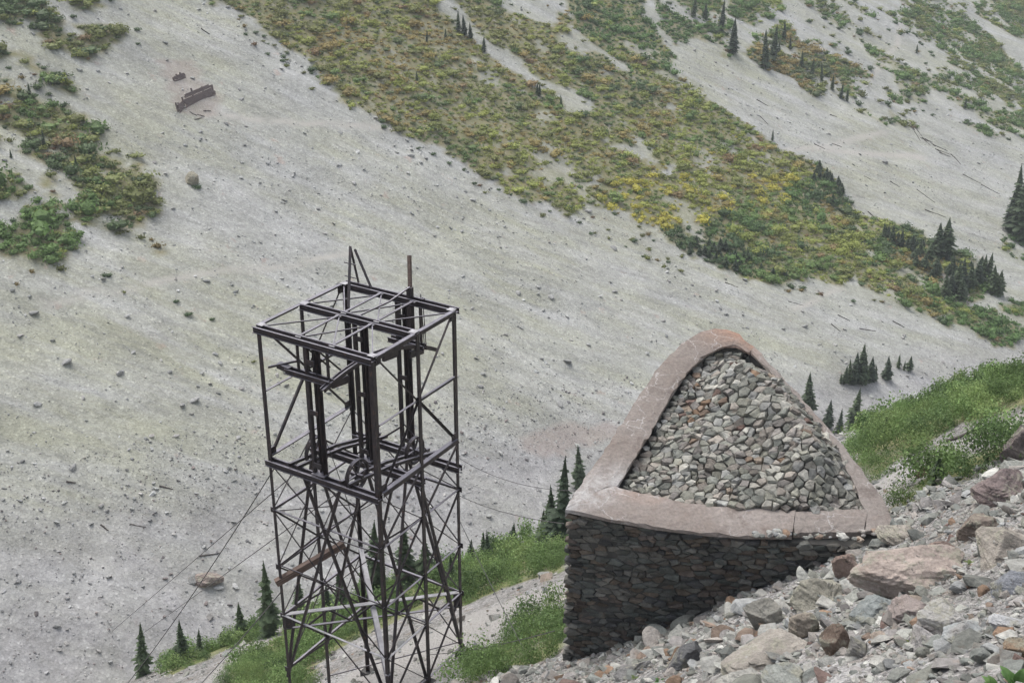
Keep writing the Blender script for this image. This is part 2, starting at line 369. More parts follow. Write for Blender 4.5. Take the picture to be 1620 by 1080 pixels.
# ------------------------------------------------------------------ ground: the slope across the valley and the slope under the tower
def grid_terrain(name, xs, ys, H, mask, mat):
    X, Y = np.meshgrid(xs, ys); Z = H(X, Y); nx, ny = len(xs), len(ys)
    i = np.arange(nx * ny).reshape(ny, nx)
    Fc = np.stack([i[:-1, :-1], i[:-1, 1:], i[1:, 1:], i[1:, :-1]], -1).reshape(-1, 4)
    V = np.stack([X, Y, Z], -1).reshape(-1, 3)
    me = mesh_np(name, V, [Fc], None, True)
    a = me.color_attributes.new('mask', 'FLOAT_COLOR', 'POINT'); c = np.ones((len(V), 4), np.float32); mk = mask(V[:, 0], V[:, 1], V[:, 2]); c[:, :mk.shape[1]] = mk; a.data.foreach_set('color', c.ravel())
    return tag(link(name, me, mat), kind='structure')
def spaced(a, b, lo, hi, step):
    m = np.arange(lo, hi + .001, step); L, q, s = [], lo, step
    while q > a: s *= 1.12; q -= s; L.append(q)
    Rr, q, s = [], m[-1], step
    while q < b: s *= 1.12; q += s; Rr.append(q)
    return np.concatenate([L[::-1], m, Rr])
def pdist(px, py, line):
    d = np.full(px.shape, 1e9)
    for (x0, y0), (x1, y1) in zip(line[:-1], line[1:]):
        t = np.clip(((px - x0) * (x1 - x0) + (py - y0) * (y1 - y0)) / ((x1 - x0) ** 2 + (y1 - y0) ** 2), 0, 1)
        d = np.minimum(d, np.hypot(px - x0 - t * (x1 - x0), py - y0 - t * (y1 - y0)))
    return d
TRAILS = [[(60, 482), (130, 468), (210, 455), (300, 438), (390, 425), (480, 415), (560, 400)], [(330, 180), (400, 190), (500, 196), (600, 200), (640, 205)],
          [(1080, 270), (1130, 262), (1240, 240), (1310, 232), (1400, 208)], [(1290, 236), (1380, 242), (1460, 250)], [(1255, 490), (1300, 468), (1330, 455)],
          [(1370, 130), (1400, 95), (1420, 70), (1425, 40)]]
REDS = [[(1475, 428), (1510, 440), (1545, 468), (1532, 492), (1490, 470)], [(830, 690), (870, 675), (930, 668), (975, 672), (985, 690), (930, 712), (860, 720), (830, 712)], [(250, 100), (300, 95), (350, 150), (330, 190), (280, 170)]]
def far_mask(x, y, z):
    d = far_density(x, y, z); px, py = proj(np.stack([x, y, z], -1))
    tr = np.zeros_like(px)
    for L in TRAILS:
        tr = np.maximum(tr, 1. * np.clip(1 - pdist(px, py + 5 * (vnoise(px / 30, py / 30, 2) - .5), L) / 6.5, 0, 1))
    re = .55 * any_poly(px + 14 * (vnoise(x / 3, y / 3, 3) - .5), py + 14 * (vnoise(x / 3, y / 3, 4) - .5), REDS)
    return np.stack([np.clip(d, 0, 1) * np.where(d > .3, .85, .3), tr, re, 1 - sstep(-9, 4, y - 100 - .75 * (x + 47))], -1)
mountain = grid_terrain('mountain_slope', spaced(-420, 520, -95, 190, 1.15), spaced(40, 760, 70, 400, 1.15), h_far, far_mask, M['scree'])
N_SCREE = [[(300, 1110), (345, 1050), (390, 1018), (435, 992), (450, 1000), (420, 1020), (370, 1050), (340, 1110)], [(480, 1120), (560, 1060), (650, 1010), (760, 965), (900, 915), (900, 965), (820, 1000), (760, 1035), (700, 1100)],
           [(1370, 770), (1440, 735), (1520, 690), (1640, 650), (1640, 690), (1540, 705), (1450, 750), (1400, 785)]]
def near_mask(x, y, z):
    px, py = proj(np.stack([x, y, z], -1))
    return np.stack([near_density(x, y, z), 1. * any_poly(px, py, N_SCREE), 0 * px], -1)
hill = grid_terrain('hillside', spaced(-120, 110, -34, 34, .4), spaced(-12, 190, 11, 80, .4), h_near, near_mask, M['rubble'])

# ------------------------------------------------------------------ stone avalanche barrier
ZT, KT, Y0 = -15.5, .33, 25.07                # top of the wall leans up towards the nose
def on_top(x, y, dz=0.):
    r = ray(x, y); t = (ZT + dz - KT * Y0) / (r[2] - KT * r[1]); return r * t
def zc_top(y): return ZT + KT * (y - Y0)
OUT = [(894, 803), (905.5, 781.5), (935, 737), (965, 698), (990.7, 660), (1013, 617), (1042.6, 576), (1079.6, 537), (1109, 520), (1146, 514.5), (1168.5, 522), (1194, 547), (1220, 577), (1257, 614), (1294, 655), (1342.6, 713), (1368.5, 747), (1394, 781), (1417, 815)]
FRO = [(894, 803), (961, 818.5), (1035, 831.5), (1109, 841), (1183, 848), (1257, 853), (1331, 857), (1395, 859)]
INL = [(978, 766), (1013, 707), (1042.6, 659), (1065, 618.5), (1087, 581.5), (1117, 555.5), (1146, 542.6), (1168, 540), (1186, 556)]
INF = [(978, 766), (1009, 780), (1072, 792.6), (1146, 799), (1220, 804), (1294, 805.6), (1374, 802)]
INR = [(1187, 554), (1213, 580), (1250, 618), (1285, 660), (1326, 715), (1353, 764), (1374, 802)]
P2 = lambda L: np.array([on_top(*q)[:2] for q in L])
outP, froP, inlP, infP, inrP = P2(OUT), P2(FRO), P2(INL), P2(INF), P2(INR)
def resample(L, n):
    L = np.asarray(L, float); s = np.concatenate([[0], np.cumsum(np.linalg.norm(np.diff(L, axis=0), axis=1))]); q = np.linspace(0, s[-1], n)
    return np.stack([np.interp(q, s, L[:, k]) for k in range(L.shape[1])], -1)
def smooth(L, it=2):
    L = np.array(L)
    for _ in range(it): L[1:-1] = .25 * L[:-2] + .5 * L[1:-1] + .25 * L[2:]
    return L
barrier = empty('stone_avalanche_barrier', (float(outP[:, 0].mean()), 28., -20.))
tag(barrier, 'triangular dry-stone avalanche barrier with concrete coping and rock fill on the rubble slope', 'barrier')
bl = np.array(barrier.location)
def part(name, V, faces, mat, parent, col=None, smooth_=False, origin=None):
    """mesh part given in world coordinates below an un-rotated parent"""
    V = np.asarray(V, float); o0 = V.mean(0) if origin is None else origin
    me = mesh_np(name, V - o0, faces, col, smooth_); o = link(name, me, mat, parent)
    pw = np.zeros(3); p = parent
    while p is not None: pw += np.array(p.location); p = p.parent
    o.location = o0 - pw; return o
# the wall core: outer ring and inner ring carried down into the ground
ring = np.concatenate([outP, [froP[-1]], froP[::-1][1:-1]]); 
cen = ring.mean(0)
def polar(ringp, n=72):
    """a ring re-cut at even bearings round the middle"""
    q = ringp - cen; th = np.arctan2(q[:, 1], q[:, 0]); rr = np.hypot(q[:, 0], q[:, 1]); o_ = np.argsort(th)
    A = np.linspace(-math.pi, math.pi, n, endpoint=False); P = []
    for a_ in A:
        d = np.array([math.cos(a_), math.sin(a_)]); best = 0
        for p, q2 in zip(ringp, np.roll(ringp, -1, 0)):
            e = q2 - p; den = d[0] * e[1] - d[1] * e[0]
            if abs(den) < 1e-9: continue
            w_ = p - cen; t = (w_[0] * e[1] - w_[1] * e[0]) / den; u = (w_[0] * d[1] - w_[1] * d[0]) / den
            if t > 0 and -1e-6 <= u <= 1 + 1e-6: best = max(best, t)
        P.append(cen + d * best)
    return np.array(P)
def core(ringo, ringin, name):
    ringo, ringi = polar(ringo), polar(ringin); n = len(ringo); V, F4 = [], []
    for q in (ringo, ringi):
        for top_ in (True, False):
            for p in q: V.append((p[0], p[1], zc_top(p[1]) - .2 if top_ else -26.))
    for k in range(n):
        k2 = (k + 1) % n
        F4 += [(k, n + k, n + k2, k2), (2 * n + k, 2 * n + k2, 3 * n + k2, 3 * n + k), (k, k2, 2 * n + k2, 2 * n + k)]
    return part(name, V, [np.array(F4)], M['mortar'], barrier)
fillring = np.concatenate([inlP, inrP[1:], infP[::-1][1:-1]])
corering = cen + (ring - cen) * (1 - .12 / np.linalg.norm(ring - cen, axis=1))[:, None]
wall = core(corering, cen + (fillring - cen) * 1.04, 'wall_core')

def cells(x0, x1, y0, y1, dx, dy, seed, jit=.42, keep=None):
    """irregular Voronoi pieces on a jittered, staggered grid"""
    r = np.random.default_rng(seed); w_, h_ = (x1 - x0) / dx + 4, (y1 - y0) / dy + 4
    pts = np.zeros((0, 2)); rad = np.zeros(0)
    for rr, tries in ((1.75, .10), (1.25, .55), (.85, 2.5), (.55, 6)):            # a few large pieces first, then the smaller ones between
        for p in r.uniform((0, 0), (w_, h_), (int(w_ * h_ * tries), 2)):
            if len(pts) == 0 or (np.hypot(pts[:, 0] - p[0], pts[:, 1] - p[1]) > .5 * (rad + rr)).all(): pts = np.concatenate([pts, [p]]); rad = np.append(rad, rr)
    S = np.stack([x0 + (pts[:, 0] - 2) * dx, y0 + (pts[:, 1] - 2) * dy], -1)
    S = np.array(S); res = []
    for i, s in enumerate(S):
        if keep is not None and not keep(s[0], s[1]): continue
        # anisotropic distance so that the pieces come out wider than tall
        D = np.hypot((S[:, 0] - s[0]) / dx, (S[:, 1] - s[1]) / dy); nb = np.argsort(D)[1:16]
        poly = [(s[0] - 1.6 * dx, s[1] - 1.6 * dy), (s[0] + 1.6 * dx, s[1] - 1.6 * dy), (s[0] + 1.6 * dx, s[1] + 1.6 * dy), (s[0] - 1.6 * dx, s[1] + 1.6 * dy)]
        for j in nb:
            n_ = np.array([(S[j, 0] - s[0]) / dx ** 2, (S[j, 1] - s[1]) / dy ** 2]); m_ = .5 * (S[j] + s); q = []
            for a, b_ in zip(poly, poly[1:] + poly[:1]):
                da = (a[0] - m_[0]) * n_[0] + (a[1] - m_[1]) * n_[1]; db = (b_[0] - m_[0]) * n_[0] + (b_[1] - m_[1]) * n_[1]
                if da <= 0: q.append(a)
                if da * db < 0: t = da / (da - db); q.append((a[0] + t * (b_[0] - a[0]), a[1] + t * (b_[1] - a[1])))
            poly = q
            if len(poly) < 3: break
        if len(poly) < 3: continue
        P = np.array(poly); keepv = np.linalg.norm(P - np.roll(P, -1, 0), axis=1) > .03 * min(1, dx * 4)
        P = P[keepv]
        if len(P) >= 3: res.append((s, P))
    return res
def stone_piece(P, to3d, gap, depth, proud, bev, tilt, r, rough=.015):
    """a stone block over outline P: to3d(points2, height) -> world"""
    c = P.mean(0); n = len(P); L = np.linalg.norm(P - c, axis=1)[:, None]
    base = c + (P - c) * np.clip(1 - gap / L, .3, 1); base = base + r.normal(0, rough * .5, base.shape)
    topp = c + (base - c) * np.clip(1 - bev / L, .35, 1) + r.normal(0, rough, base.shape)
    tl = r.normal(0, tilt, 2); hb = np.full(n, -depth); hm = proud * r.uniform(.15, .7, n); ht = proud + (topp - c) @ tl + r.normal(0, rough * .6, n)
    hm = np.minimum(hm, ht - .004)
    V = np.concatenate([to3d(base, hb), to3d(base, hm), to3d(topp, ht), to3d(c[None], np.array([ht.mean() + r.uniform(-.2, .5) * bev]))])
    k = np.arange(n); k2 = (k + 1) % n
    F4 = np.concatenate([np.stack([k, k2, n + k2, n + k], -1), np.stack([n + k, n + k2, 2 * n + k2, 2 * n + k], -1)])
    F3 = np.stack([2 * n + k, 2 * n + k2, np.full(n, 3 * n)], -1)
    return V, [F4, F3]
# front wall: every stone of the face
fpath = resample(smooth(froP, 1), 60); fs = np.concatenate([[0], np.cumsum(np.linalg.norm(np.diff(fpath, axis=0), axis=1))]); FL = fs[-1]
def wall_map(path, s_):
    L_ = s_[-1]
    tg = np.gradient(path, axis=0); tg /= np.linalg.norm(tg, axis=1)[:, None]; nr = np.stack([tg[:, 1], -tg[:, 0]], -1)
    def f(P, h):
        s = np.clip(P[:, 0], 0, L_); x = np.interp(s, s_, path[:, 0]); y = np.interp(s, s_, path[:, 1])
        nx = np.interp(s, s_, nr[:, 0]); ny = np.interp(s, s_, nr[:, 1])
        return np.stack([x + nx * (h - .1), y + ny * (h - .1), P[:, 1]], -1)
    return f
fmap = wall_map(fpath, fs)
def fkeep(s, z):
    if s < .02 or s > FL - .02: return False
    x, y = np.interp(s, fs, fpath[:, 0]), np.interp(s, fs, fpath[:, 1])
    return h_near(np.array([x]), np.array([y - .3]))[0] - .25 < z < zc_top(y) - .16
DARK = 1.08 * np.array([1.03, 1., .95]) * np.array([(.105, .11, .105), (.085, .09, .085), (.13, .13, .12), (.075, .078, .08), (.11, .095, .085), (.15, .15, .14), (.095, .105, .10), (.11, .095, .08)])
r_w = np.random.default_rng(5)
def wall_stones(path, s_, keep, dx, dy, seed, name, zlo, zhi, proud=(.015, .11)):
    f = wall_map(path, s_); L_ = []
    for s, P in cells(0, s_[-1], zlo, zhi, dx, dy, seed, .3, keep):
        A = .5 * abs(np.dot(P[:, 0], np.roll(P[:, 1], 1)) - np.dot(P[:, 1], np.roll(P[:, 0], 1)))
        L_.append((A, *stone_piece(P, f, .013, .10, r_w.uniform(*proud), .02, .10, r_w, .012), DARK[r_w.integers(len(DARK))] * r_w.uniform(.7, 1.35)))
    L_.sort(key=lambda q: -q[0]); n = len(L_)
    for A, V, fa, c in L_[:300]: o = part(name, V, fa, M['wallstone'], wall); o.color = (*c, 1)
    if n > 300:
        VV, F4, F3, CC = [], [], [], []; off = 0
        for A, V, fa, c in L_[300:]: VV.append(V); F4.append(fa[0] + off); F3.append(fa[1] + off); CC.append(np.tile(c, (len(V), 1))); off += len(V)
        o = part('small_' + name + 's', np.concatenate(VV), [np.concatenate(F4), np.concatenate(F3)], M['wallstoneA'], wall, np.concatenate(CC)); o['kind'] = 'stuff'
    return n
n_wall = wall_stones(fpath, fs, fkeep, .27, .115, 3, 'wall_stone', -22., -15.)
# inner faces of the left and right walls under the coping
ipath = resample(smooth(inlP, 1)[::-1], 50); is_ = np.concatenate([[0], np.cumsum(np.linalg.norm(np.diff(ipath, axis=0), axis=1))])
ipath = ipath[::-1]; 
n_in = wall_stones(ipath, is_, lambda s, z: 0 < s < is_[-1] and -.95 < z - zc_top(np.interp(s, is_, ipath[:, 1])) < -.16, .34, .17, 9, 'inner_wall_stone', -17., -11., (.01, .04))

# coping slabs
def coping(name, A, B, n, thick, rust, lime, seed, over=.05):
    A, B = resample(smooth(A, 1), n), resample(smooth(B, 1), n); r = np.random.default_rng(seed); V, C = [], []
    m = 5
    for k in range(n):
        for j in range(m):
            t = j / (m - 1); p = A[k] * (1 - t) + B[k] * t
            ed = 1 if j in (0, m - 1) else 0
            p = p + r.normal(0, .022 if ed else .0, 2); z = zc_top(p[1]) + r.normal(0, .004) - .03 * ed
            V.append((*p, z)); C.append((rust(k / (n - 1), t), lime(k / (n - 1), t), 0))
    top = len(V)
    for k in range(n):
        for P_, s in ((A[k], 1), (B[k], -1)):
            V.append((*P_, zc_top(P_[1]) - thick)); C.append((rust(k / (n - 1), .5), lime(k / (n - 1), .5), 0))
    F4 = []
    for k in range(n - 1):
        for j in range(m - 1): F4.append((k * m + j, (k + 1) * m + j, (k + 1) * m + j + 1, k * m + j + 1))
        a = top + 2 * k; F4 += [(k * m, a, a + 2, (k + 1) * m), (k * m + m - 1, (k + 1) * m + m - 1, a + 3, a + 1), (a, a + 1, a + 3, a + 2)]
    F3 = []
    for k in (0, n - 1):
        a = top + 2 * k; q = [k * m + j for j in range(m)]
        F3 += [(q[0], q[1], a), (q[1], q[2], a), (q[2], a + 1, a), (q[2], q[3], a + 1), (q[3], q[4], a + 1)]
    V = np.array(V)
    o = part(name, V, [np.array(F4), np.array(F3)], M['concrete'], barrier, np.array(C), False)
    return o
zero = lambda u, t: 0.
sweep_out = outP[1:12]; 
o = coping('coping_slab', outP[1:12], inlP, 46, .10, lambda u, t: float(sstep(.72, .97, u) * (1 - .75 * t) * .75), lambda u, t: float(1 - sstep(.02, .16, u)) * .8, 1); tag(o, 'pinkish left coping sweeping up to the rusty rounded nose')
iA = P2([(894, 803), (961, 818.5), (1035, 831.5), (1109, 841), (1183, 847), (1253, 846)]); iB = P2([(972, 764), (1009, 780), (1072, 792.6), (1146, 799), (1220, 804), (1258.5, 805)])
o = coping('coping_slab', iA, iB, 26, .12, lambda u, t: .2 if u < .3 and t > .5 else .05, lambda u, t: .9 * float(1 - sstep(0, .16, u)) + .12, 2)
o = coping('coping_slab', P2([(1255, 840), (1310, 843), (1366, 838)]), P2([(1259, 806.5), (1320, 806), (1374, 803)]), 10, .18, zero, lambda u, t: .05, 3)
o = coping('coping_slab', np.concatenate([outP[11:], P2([(1414, 836)])]), np.concatenate([inrP, P2([(1369, 839)])]), 28, .10, lambda u, t: float(1 - sstep(0, .12, u)) * .2, lambda u, t: .1, 4)
corner = coping('coping_slab', P2([(894, 803), (901, 789), (907, 779)]), P2([(972, 764), (974, 765), (977.5, 765.5)]), 5, .24, zero, lambda u, t: 1., 6)

# rock fill: packed stones heaped against the right wall
fillring = cen + (fillring - cen) * 1.012
rx0, ry0 = fillring.min(0); rx1, ry1 = fillring.max(0)
def dist_line(p, L):
    return pdist(np.atleast_1d(p[0]), np.atleast_1d(p[1]), L)
inrS = np.concatenate([P2([(1176, 545)]), inrP[1:]])
def fill_z(x, y):
    x, y = np.atleast_1d(x), np.atleast_1d(y)
    dr = pdist(x, y, inrS); dl = pdist(x, y, inlP); df = pdist(x, y, infP)
    z = ZT + KT * (y - Y0) - .30 + .66 * np.exp(-((dr - .85) / .8) ** 2) * sstep(.15, 1.3, dl) * sstep(.0, 1.1, df) + .05 * np.exp(-(df / .8) ** 2)
    return z + .22 * (fbm(x * .9, y * .9, 61, 2) - .37) + .25 * np.sin(np.clip(dr / 5, 0, 1) * math.pi) * sstep(.3, 1.5, dl)
def fill_map(P, h):
    e = .05; z = fill_z(P[:, 0], P[:, 1]); gx = (fill_z(P[:, 0] + e, P[:, 1]) - z) / e; gy = (fill_z(P[:, 0], P[:, 1] + e) - z) / e
    n_ = np.stack([-gx, -gy, np.ones_like(z)], -1); n_ /= np.linalg.norm(n_, axis=1)[:, None]
    return np.stack([P[:, 0], P[:, 1], z], -1) + n_ * h[:, None]
GREY = np.array([(.25, .26, .245), (.30, .305, .29), (.21, .225, .215), (.34, .335, .32), (.26, .245, .245), (.28, .29, .30), (.23, .235, .21), (.40, .40, .385), (.29, .265, .25)])
RUST = np.array([(.23, .15, .10), (.26, .19, .15), (.21, .14, .125), (.29, .235, .195)])
def rock_col(r, rust=.07):
    c = (RUST[r.integers(len(RUST))] if r.random() < rust else GREY[r.integers(len(GREY))]); g = c.mean(); return (g + (c - g) * .8) * r.choice([.62, .78, .88, 1., 1.12]) * r.uniform(.85, 1.1) * np.array([1.09, 1.08, 1.02])
# a bed of dark earth under the stones
gx_, gy_ = np.meshgrid(np.linspace(rx0 - .3, rx1 + .3, 80), np.linspace(ry0 - .3, ry1 + .3, 80)); ii = np.arange(gx_.size).reshape(gx_.shape)
ff = np.stack([ii[:-1, :-1], ii[:-1, 1:], ii[1:, 1:], ii[1:, :-1]], -1).reshape(-1, 4); cx = gx_.ravel()[ff].mean(1); cy = gy_.ravel()[ff].mean(1)
ff = ff[inpoly(cx, cy, cen + (fillring - cen) * 1.035)]
fv = np.stack([gx_.ravel(), gy_.ravel(), fill_z(gx_.ravel(), gy_.ravel()) - .10], -1); used = np.unique(ff); remap = np.zeros(len(fv), int); remap[used] = np.arange(len(used))
fill = part('rock_fill', fv[used], [remap[ff]], M['mortar'], barrier)
r_f = np.random.default_rng(12); pieces = []
for s, P in cells(rx0, rx1, ry0, ry1, .185, .15, 17, .42, lambda x, y: bool(inpoly(np.array([x]), np.array([y]), fillring)[0])):
    V, fa = stone_piece(P, fill_map, .010, .12, r_f.uniform(.02, .10), .030, .20, r_f, .018)
    A = .5 * abs(np.dot(P[:, 0], np.roll(P[:, 1], 1)) - np.dot(P[:, 1], np.roll(P[:, 0], 1))); pieces.append((A, V, fa, s))
pieces.sort(key=lambda q: -q[0]); rest = []
rusty_spot = on_top(1110, 640)[:2]
for k, (A, V, fa, s) in enumerate(pieces):
    c = np.array([1.02, 1., .96]) * rock_col(r_f, (.4 if np.hypot(*(s - rusty_spot)) < .55 else .03))
    if k < 300:
        o = part('fill_rock', V, fa, M['rock'], fill); o.color = (*c, 1)
    else: rest.append((V, fa, c))
if rest:
    VV, F4, F3, CC = [], [], [], []; off = 0
    for V, fa, c in rest:
        VV.append(V); F4.append(fa[0] + off); F3.append(fa[1] + off); CC.append(np.tile(c, (len(V), 1))); off += len(V)
    o = part('small_fill_rocks', np.concatenate(VV), [np.concatenate(F4), np.concatenate(F3)], M['rockA'], fill, np.concatenate(CC)); o['kind'] = 'stuff'
print('wall', n_wall, n_in, 'fill', len(pieces))

# ------------------------------------------------------------------ steel tramway tower
YAW = 0.5562; TA, TB = 4.31, 4.16
TE1 = np.array([math.cos(YAW), -math.sin(YAW), 0]); TE2 = np.array([math.sin(YAW), math.cos(YAW), 0]); TL = np.array([-7.56, 34.0, -14.72])
def tw(i, j, h): return TL + TE1 * TA * i + TE2 * TB * j - np.array([0, 0, h])
def ground(x, y): return float(h_near(np.array([x]), np.array([y]))[0])
tbase = tw(.5, .5, 0); tower = empty('tramway_tower', (tbase[0], tbase[1], ground(tbase[0], tbase[1])))
tag(tower, 'tall open lattice tower of dark rusted steel standing left of the stone barrier', 'tower')
def frame_of(p0, p1, upv=(0, 0, 1)):
    d = np.asarray(p1, float) - p0; L = np.linalg.norm(d); d = d / L; u = np.asarray(upv, float); u = u - d * (u @ d)
    if np.linalg.norm(u) < 1e-3: u = np.array([1., 0, 0]); u = u - d * (u @ d)
    u /= np.linalg.norm(u); return d, np.cross(u, d), u, L
BOXF = np.array([(0, 1, 3, 2), (4, 6, 7, 5), (0, 4, 5, 1), (2, 3, 7, 6), (0, 2, 6, 4), (1, 5, 7, 3)])
def boxes(p0, p1, rects, upv=(0, 0, 1)):
    """rects in the cross-section (s0,s1,u0,u1) swept from p0 to p1"""
    p0 = np.asarray(p0, float); d, s, u, L = frame_of(p0, p1, upv); V, Fs = [], []
    for n, (s0, s1, u0, u1) in enumerate(rects):
        for a in (0, L):
            for b_ in (s0, s1):
                for c in (u0, u1): V.append(p0 + d * a + s * b_ + u * c)
        Fs.append(BOXF + 8 * n)
    return np.array(V), [np.concatenate(Fs)]
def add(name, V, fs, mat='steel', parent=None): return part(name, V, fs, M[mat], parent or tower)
TH = .016
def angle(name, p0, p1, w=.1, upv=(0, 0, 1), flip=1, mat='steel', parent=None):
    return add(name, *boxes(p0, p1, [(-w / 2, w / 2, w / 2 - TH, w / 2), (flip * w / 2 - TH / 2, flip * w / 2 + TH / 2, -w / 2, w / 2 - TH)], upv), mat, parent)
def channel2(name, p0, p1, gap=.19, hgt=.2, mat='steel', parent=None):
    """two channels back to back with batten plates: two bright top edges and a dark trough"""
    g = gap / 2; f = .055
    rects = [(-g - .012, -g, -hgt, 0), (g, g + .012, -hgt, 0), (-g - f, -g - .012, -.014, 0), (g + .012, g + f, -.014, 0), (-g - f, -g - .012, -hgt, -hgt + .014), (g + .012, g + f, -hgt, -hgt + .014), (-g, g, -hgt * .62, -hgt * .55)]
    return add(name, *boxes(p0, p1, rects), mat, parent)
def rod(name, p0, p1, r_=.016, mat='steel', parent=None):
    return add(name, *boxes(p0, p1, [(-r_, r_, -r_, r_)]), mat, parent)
def plate(name, c, d1, d2, w_, h_, t=.016, mat='steel', parent=None):
    c = np.asarray(c, float); d1 = np.asarray(d1, float); d1 /= np.linalg.norm(d1)
    return add(name, *boxes(c - d1 * w_ / 2, c + d1 * w_ / 2, [(-t / 2, t / 2, -h_ / 2, h_ / 2)], d2), mat, parent)
H1 = 4.49; EZ = np.array([0, 0, 1.])
# legs run down into their footings on the slope
CORN = {'L': (0, 0), 'F': (1, 0), 'R': (1, 1), 'B': (0, 1), 'ML': (0, .5), 'MR': (1, .5)}
BASE = {}
for k, (i, j) in CORN.items():
    p = tw(i, j, 0); hb = TL[2] - ground(p[0], p[1]) + .15; BASE[k] = hb
    if k in 'LFRB':
        si, sj = (1 if i == 0 else -1), (1 if j == 0 else -1); d1, d2 = TE1 * si, TE2 * sj
        def lsec(h0, h1, w_, nm):
            a = tw(i, j, h0); V, Fs = [], []
            for n, (wa, wb) in enumerate((((0, w_), (0, TH * 1.3)), ((0, TH * 1.3), (TH * 1.3, w_)))):
                for z in (0, -(h1 - h0)):
                    for q in wa:
                        for t in wb: V.append(a + d1 * q + d2 * t + EZ * z)
                Fs.append(BOXF + 8 * n)
            return add(nm, np.array(V), [np.concatenate(Fs)])
        lsec(-.02, H1 + .1, .15, 'leg'); lsec(H1 + .1, hb, .11, 'leg')
    else: angle('leg', tw(i, j, hb), tw(i, j, .02), .14, TE2 if k == 'MR' else -TE2)
    q = tw(i, j, hb - .2); V, fs_ = boxes(q - EZ * .5, q + EZ * .1, [(-.2, .2, -.2, .2)], TE1); add('footing', V, fs_, 'mortar')
# top frame
T = .0
channel2('top_beam', tw(-.01, 0, T), tw(1.01, 0, T)); channel2('top_beam', tw(-.01, .5, T), tw(1.01, .5, T)); channel2('top_beam', tw(-.01, 1, T), tw(1.01, 1, T))
for i in (0, 1):
    for a, b_ in ((.03, .47), (.53, .97)): angle('edge_beam', tw(i, a, .07), tw(i, b_, .07), .13, EZ, 1 if i == 0 else -1)
for i in (.36, .65):
    for a, b_ in ((.03, .47), (.53, .97)): angle('joist', tw(i, a, .05), tw(i, b_, .05), .085)
for (i0, j0), (i1, j1) in (((.36, .47), (.65, .03)), ((.36, .03), (.65, .47)), ((.65, .47), (.98, .03)), ((.02, .04), (.36, .47)), ((.36, .53), (.65, .97)), ((.36, .97), (.65, .53)), ((.65, .53), (.98, .96)), ((.02, .96), (.36, .53)), ((0.02, .53), (.36, .97))):
    rod('frame_brace', tw(i0, j0, .07), tw(i1, j1, .085), .018)
for i in (.36, .65):
    for j in (.03, .47, .53, .97): plate('gusset', tw(i, j, .035), TE1, TE2, .2, .16, .014, 'pale')
for i, j in ((.02, .03), (.98, .03), (.02, .97), (.98, .97), (.02, .5), (.98, .5)): plate('gusset', tw(i, j, -.008), TE1, TE2, .24, .22, .012, 'pale')
# corner gussets and side bracing of the upper storey
for i in (0, 1):
    s = 1 if i == 0 else -1
    node = tw(i, .5, H1 / 2)
    plate('gusset', node, TE2, EZ, .26, .3)
    for j, h in ((0, .12), (1, .12), (0, H1 - .1), (1, H1 - .1)):
        plate('gusset', tw(i, .06 if j == 0 else .94, h + (.08 if h < 1 else -.08)), TE2, EZ, .26, .24)
        angle('brace', tw(i, .05 if j == 0 else .95, h), node, .075 if (i + j) % 2 == 0 else .055, TE1 * s)
    for j in (0.04, .96): angle('strut', tw(i, j, H1 / 2), node, .075, EZ)
    angle('side_beam', tw(i, .03, H1), tw(i, .97, H1), .15, EZ, 1 if i == 0 else -1)
# middle deck beams step down towards the back, with the cables
channel2('deck_beam', tw(-.01, 0, H1), tw(1.01, 0, H1)); channel2('deck_beam', tw(0, .5, H1 + .45), tw(1.02, .5, H1 + .45)); channel2('deck_beam', tw(0, 1, H1 + 1.0), tw(1.01, 1, H1 + 1.0))
# guide columns
for j, top, bot, i0 in ((0.0, .2, H1 - .02, .43), (.5, .2, H1 + .43, .46), (1.0, .2, H1 + .98, .47)):
    for k in range(3):
        i = i0 + k * .048; jj = j + (.012 if k != 1 else .04)
        angle('guide_column', tw(i, jj, bot), tw(i, jj, top), .105 if k != 1 else .13, -TE1 if k else TE1)
    for h in (top + .5, .5 * (top + bot), bot - .35): plate('tie_plate', tw(i0 + .048, j - .012, h), TE1, EZ, .3, .16)
    plate('base_plate', tw(i0 + .048, j + .01, bot - .03), TE1, TE2, .5, .3, .03)
# cross beam below the top and the bowed cable saddle
for j, i0, i1, h in ((-.02, .27, .66, 1.05), (1.02, .38, .70, 1.55)):
    channel2('saddle_beam', tw(i0, j, h), tw(i1, j, h), .16, .17)
    for i in (i0 + .08, i1 - .05): angle('hanger', tw(i, j + .02, h), tw(i, j + .02, .18), .11, TE2)
for i in (.42, .52): rod('diagonal_strut', tw(i, 0., .22), tw(i + .1, .14, 1.05), .025)
def sweep(name, pts, rects, upv=EZ, mat='steel', parent=None):
    V, Fs = [], []; n = 0
    pts = np.asarray(pts, float)
    for a, b_ in zip(pts[:-1], pts[1:]):
        v, f = boxes(a, b_ + (b_ - a) * .02, rects, upv); V.append(v); Fs.append(f[0] + n); n += len(v)
    return add(name, np.concatenate(V), [np.concatenate(Fs)], mat, parent)
q = np.linspace(0, 1, 22)
bow = [tw(.64, -.1 + 1.36 * t, 1.22 - 1.4 * t + 2.3 * t * t) for t in q]
sad = sweep('cable_saddle', bow, [(-.085, -.05, -.1, .03), (.05, .085, -.1, .03), (-.05, .05, -.05, -.02)])
for t0 in (3, 12, 17):
    p = bow[t0]; V, f = boxes(p - TE2 * .35 - EZ * .1, p + TE2 * .35 - EZ * .2, [(-.05, .05, -.2, .02)]); add('saddle_shoe', V, f, 'steel', sad)
V, f = boxes(tw(.2, -.02, 1.0), tw(.3, -.02, 1.06), [(-.1, .1, -.12, .04)]); add('saddle_end', V, f)
rod('loose_strap', tw(.17, -.1, 1.02), tw(.31, .06, .92), .03)
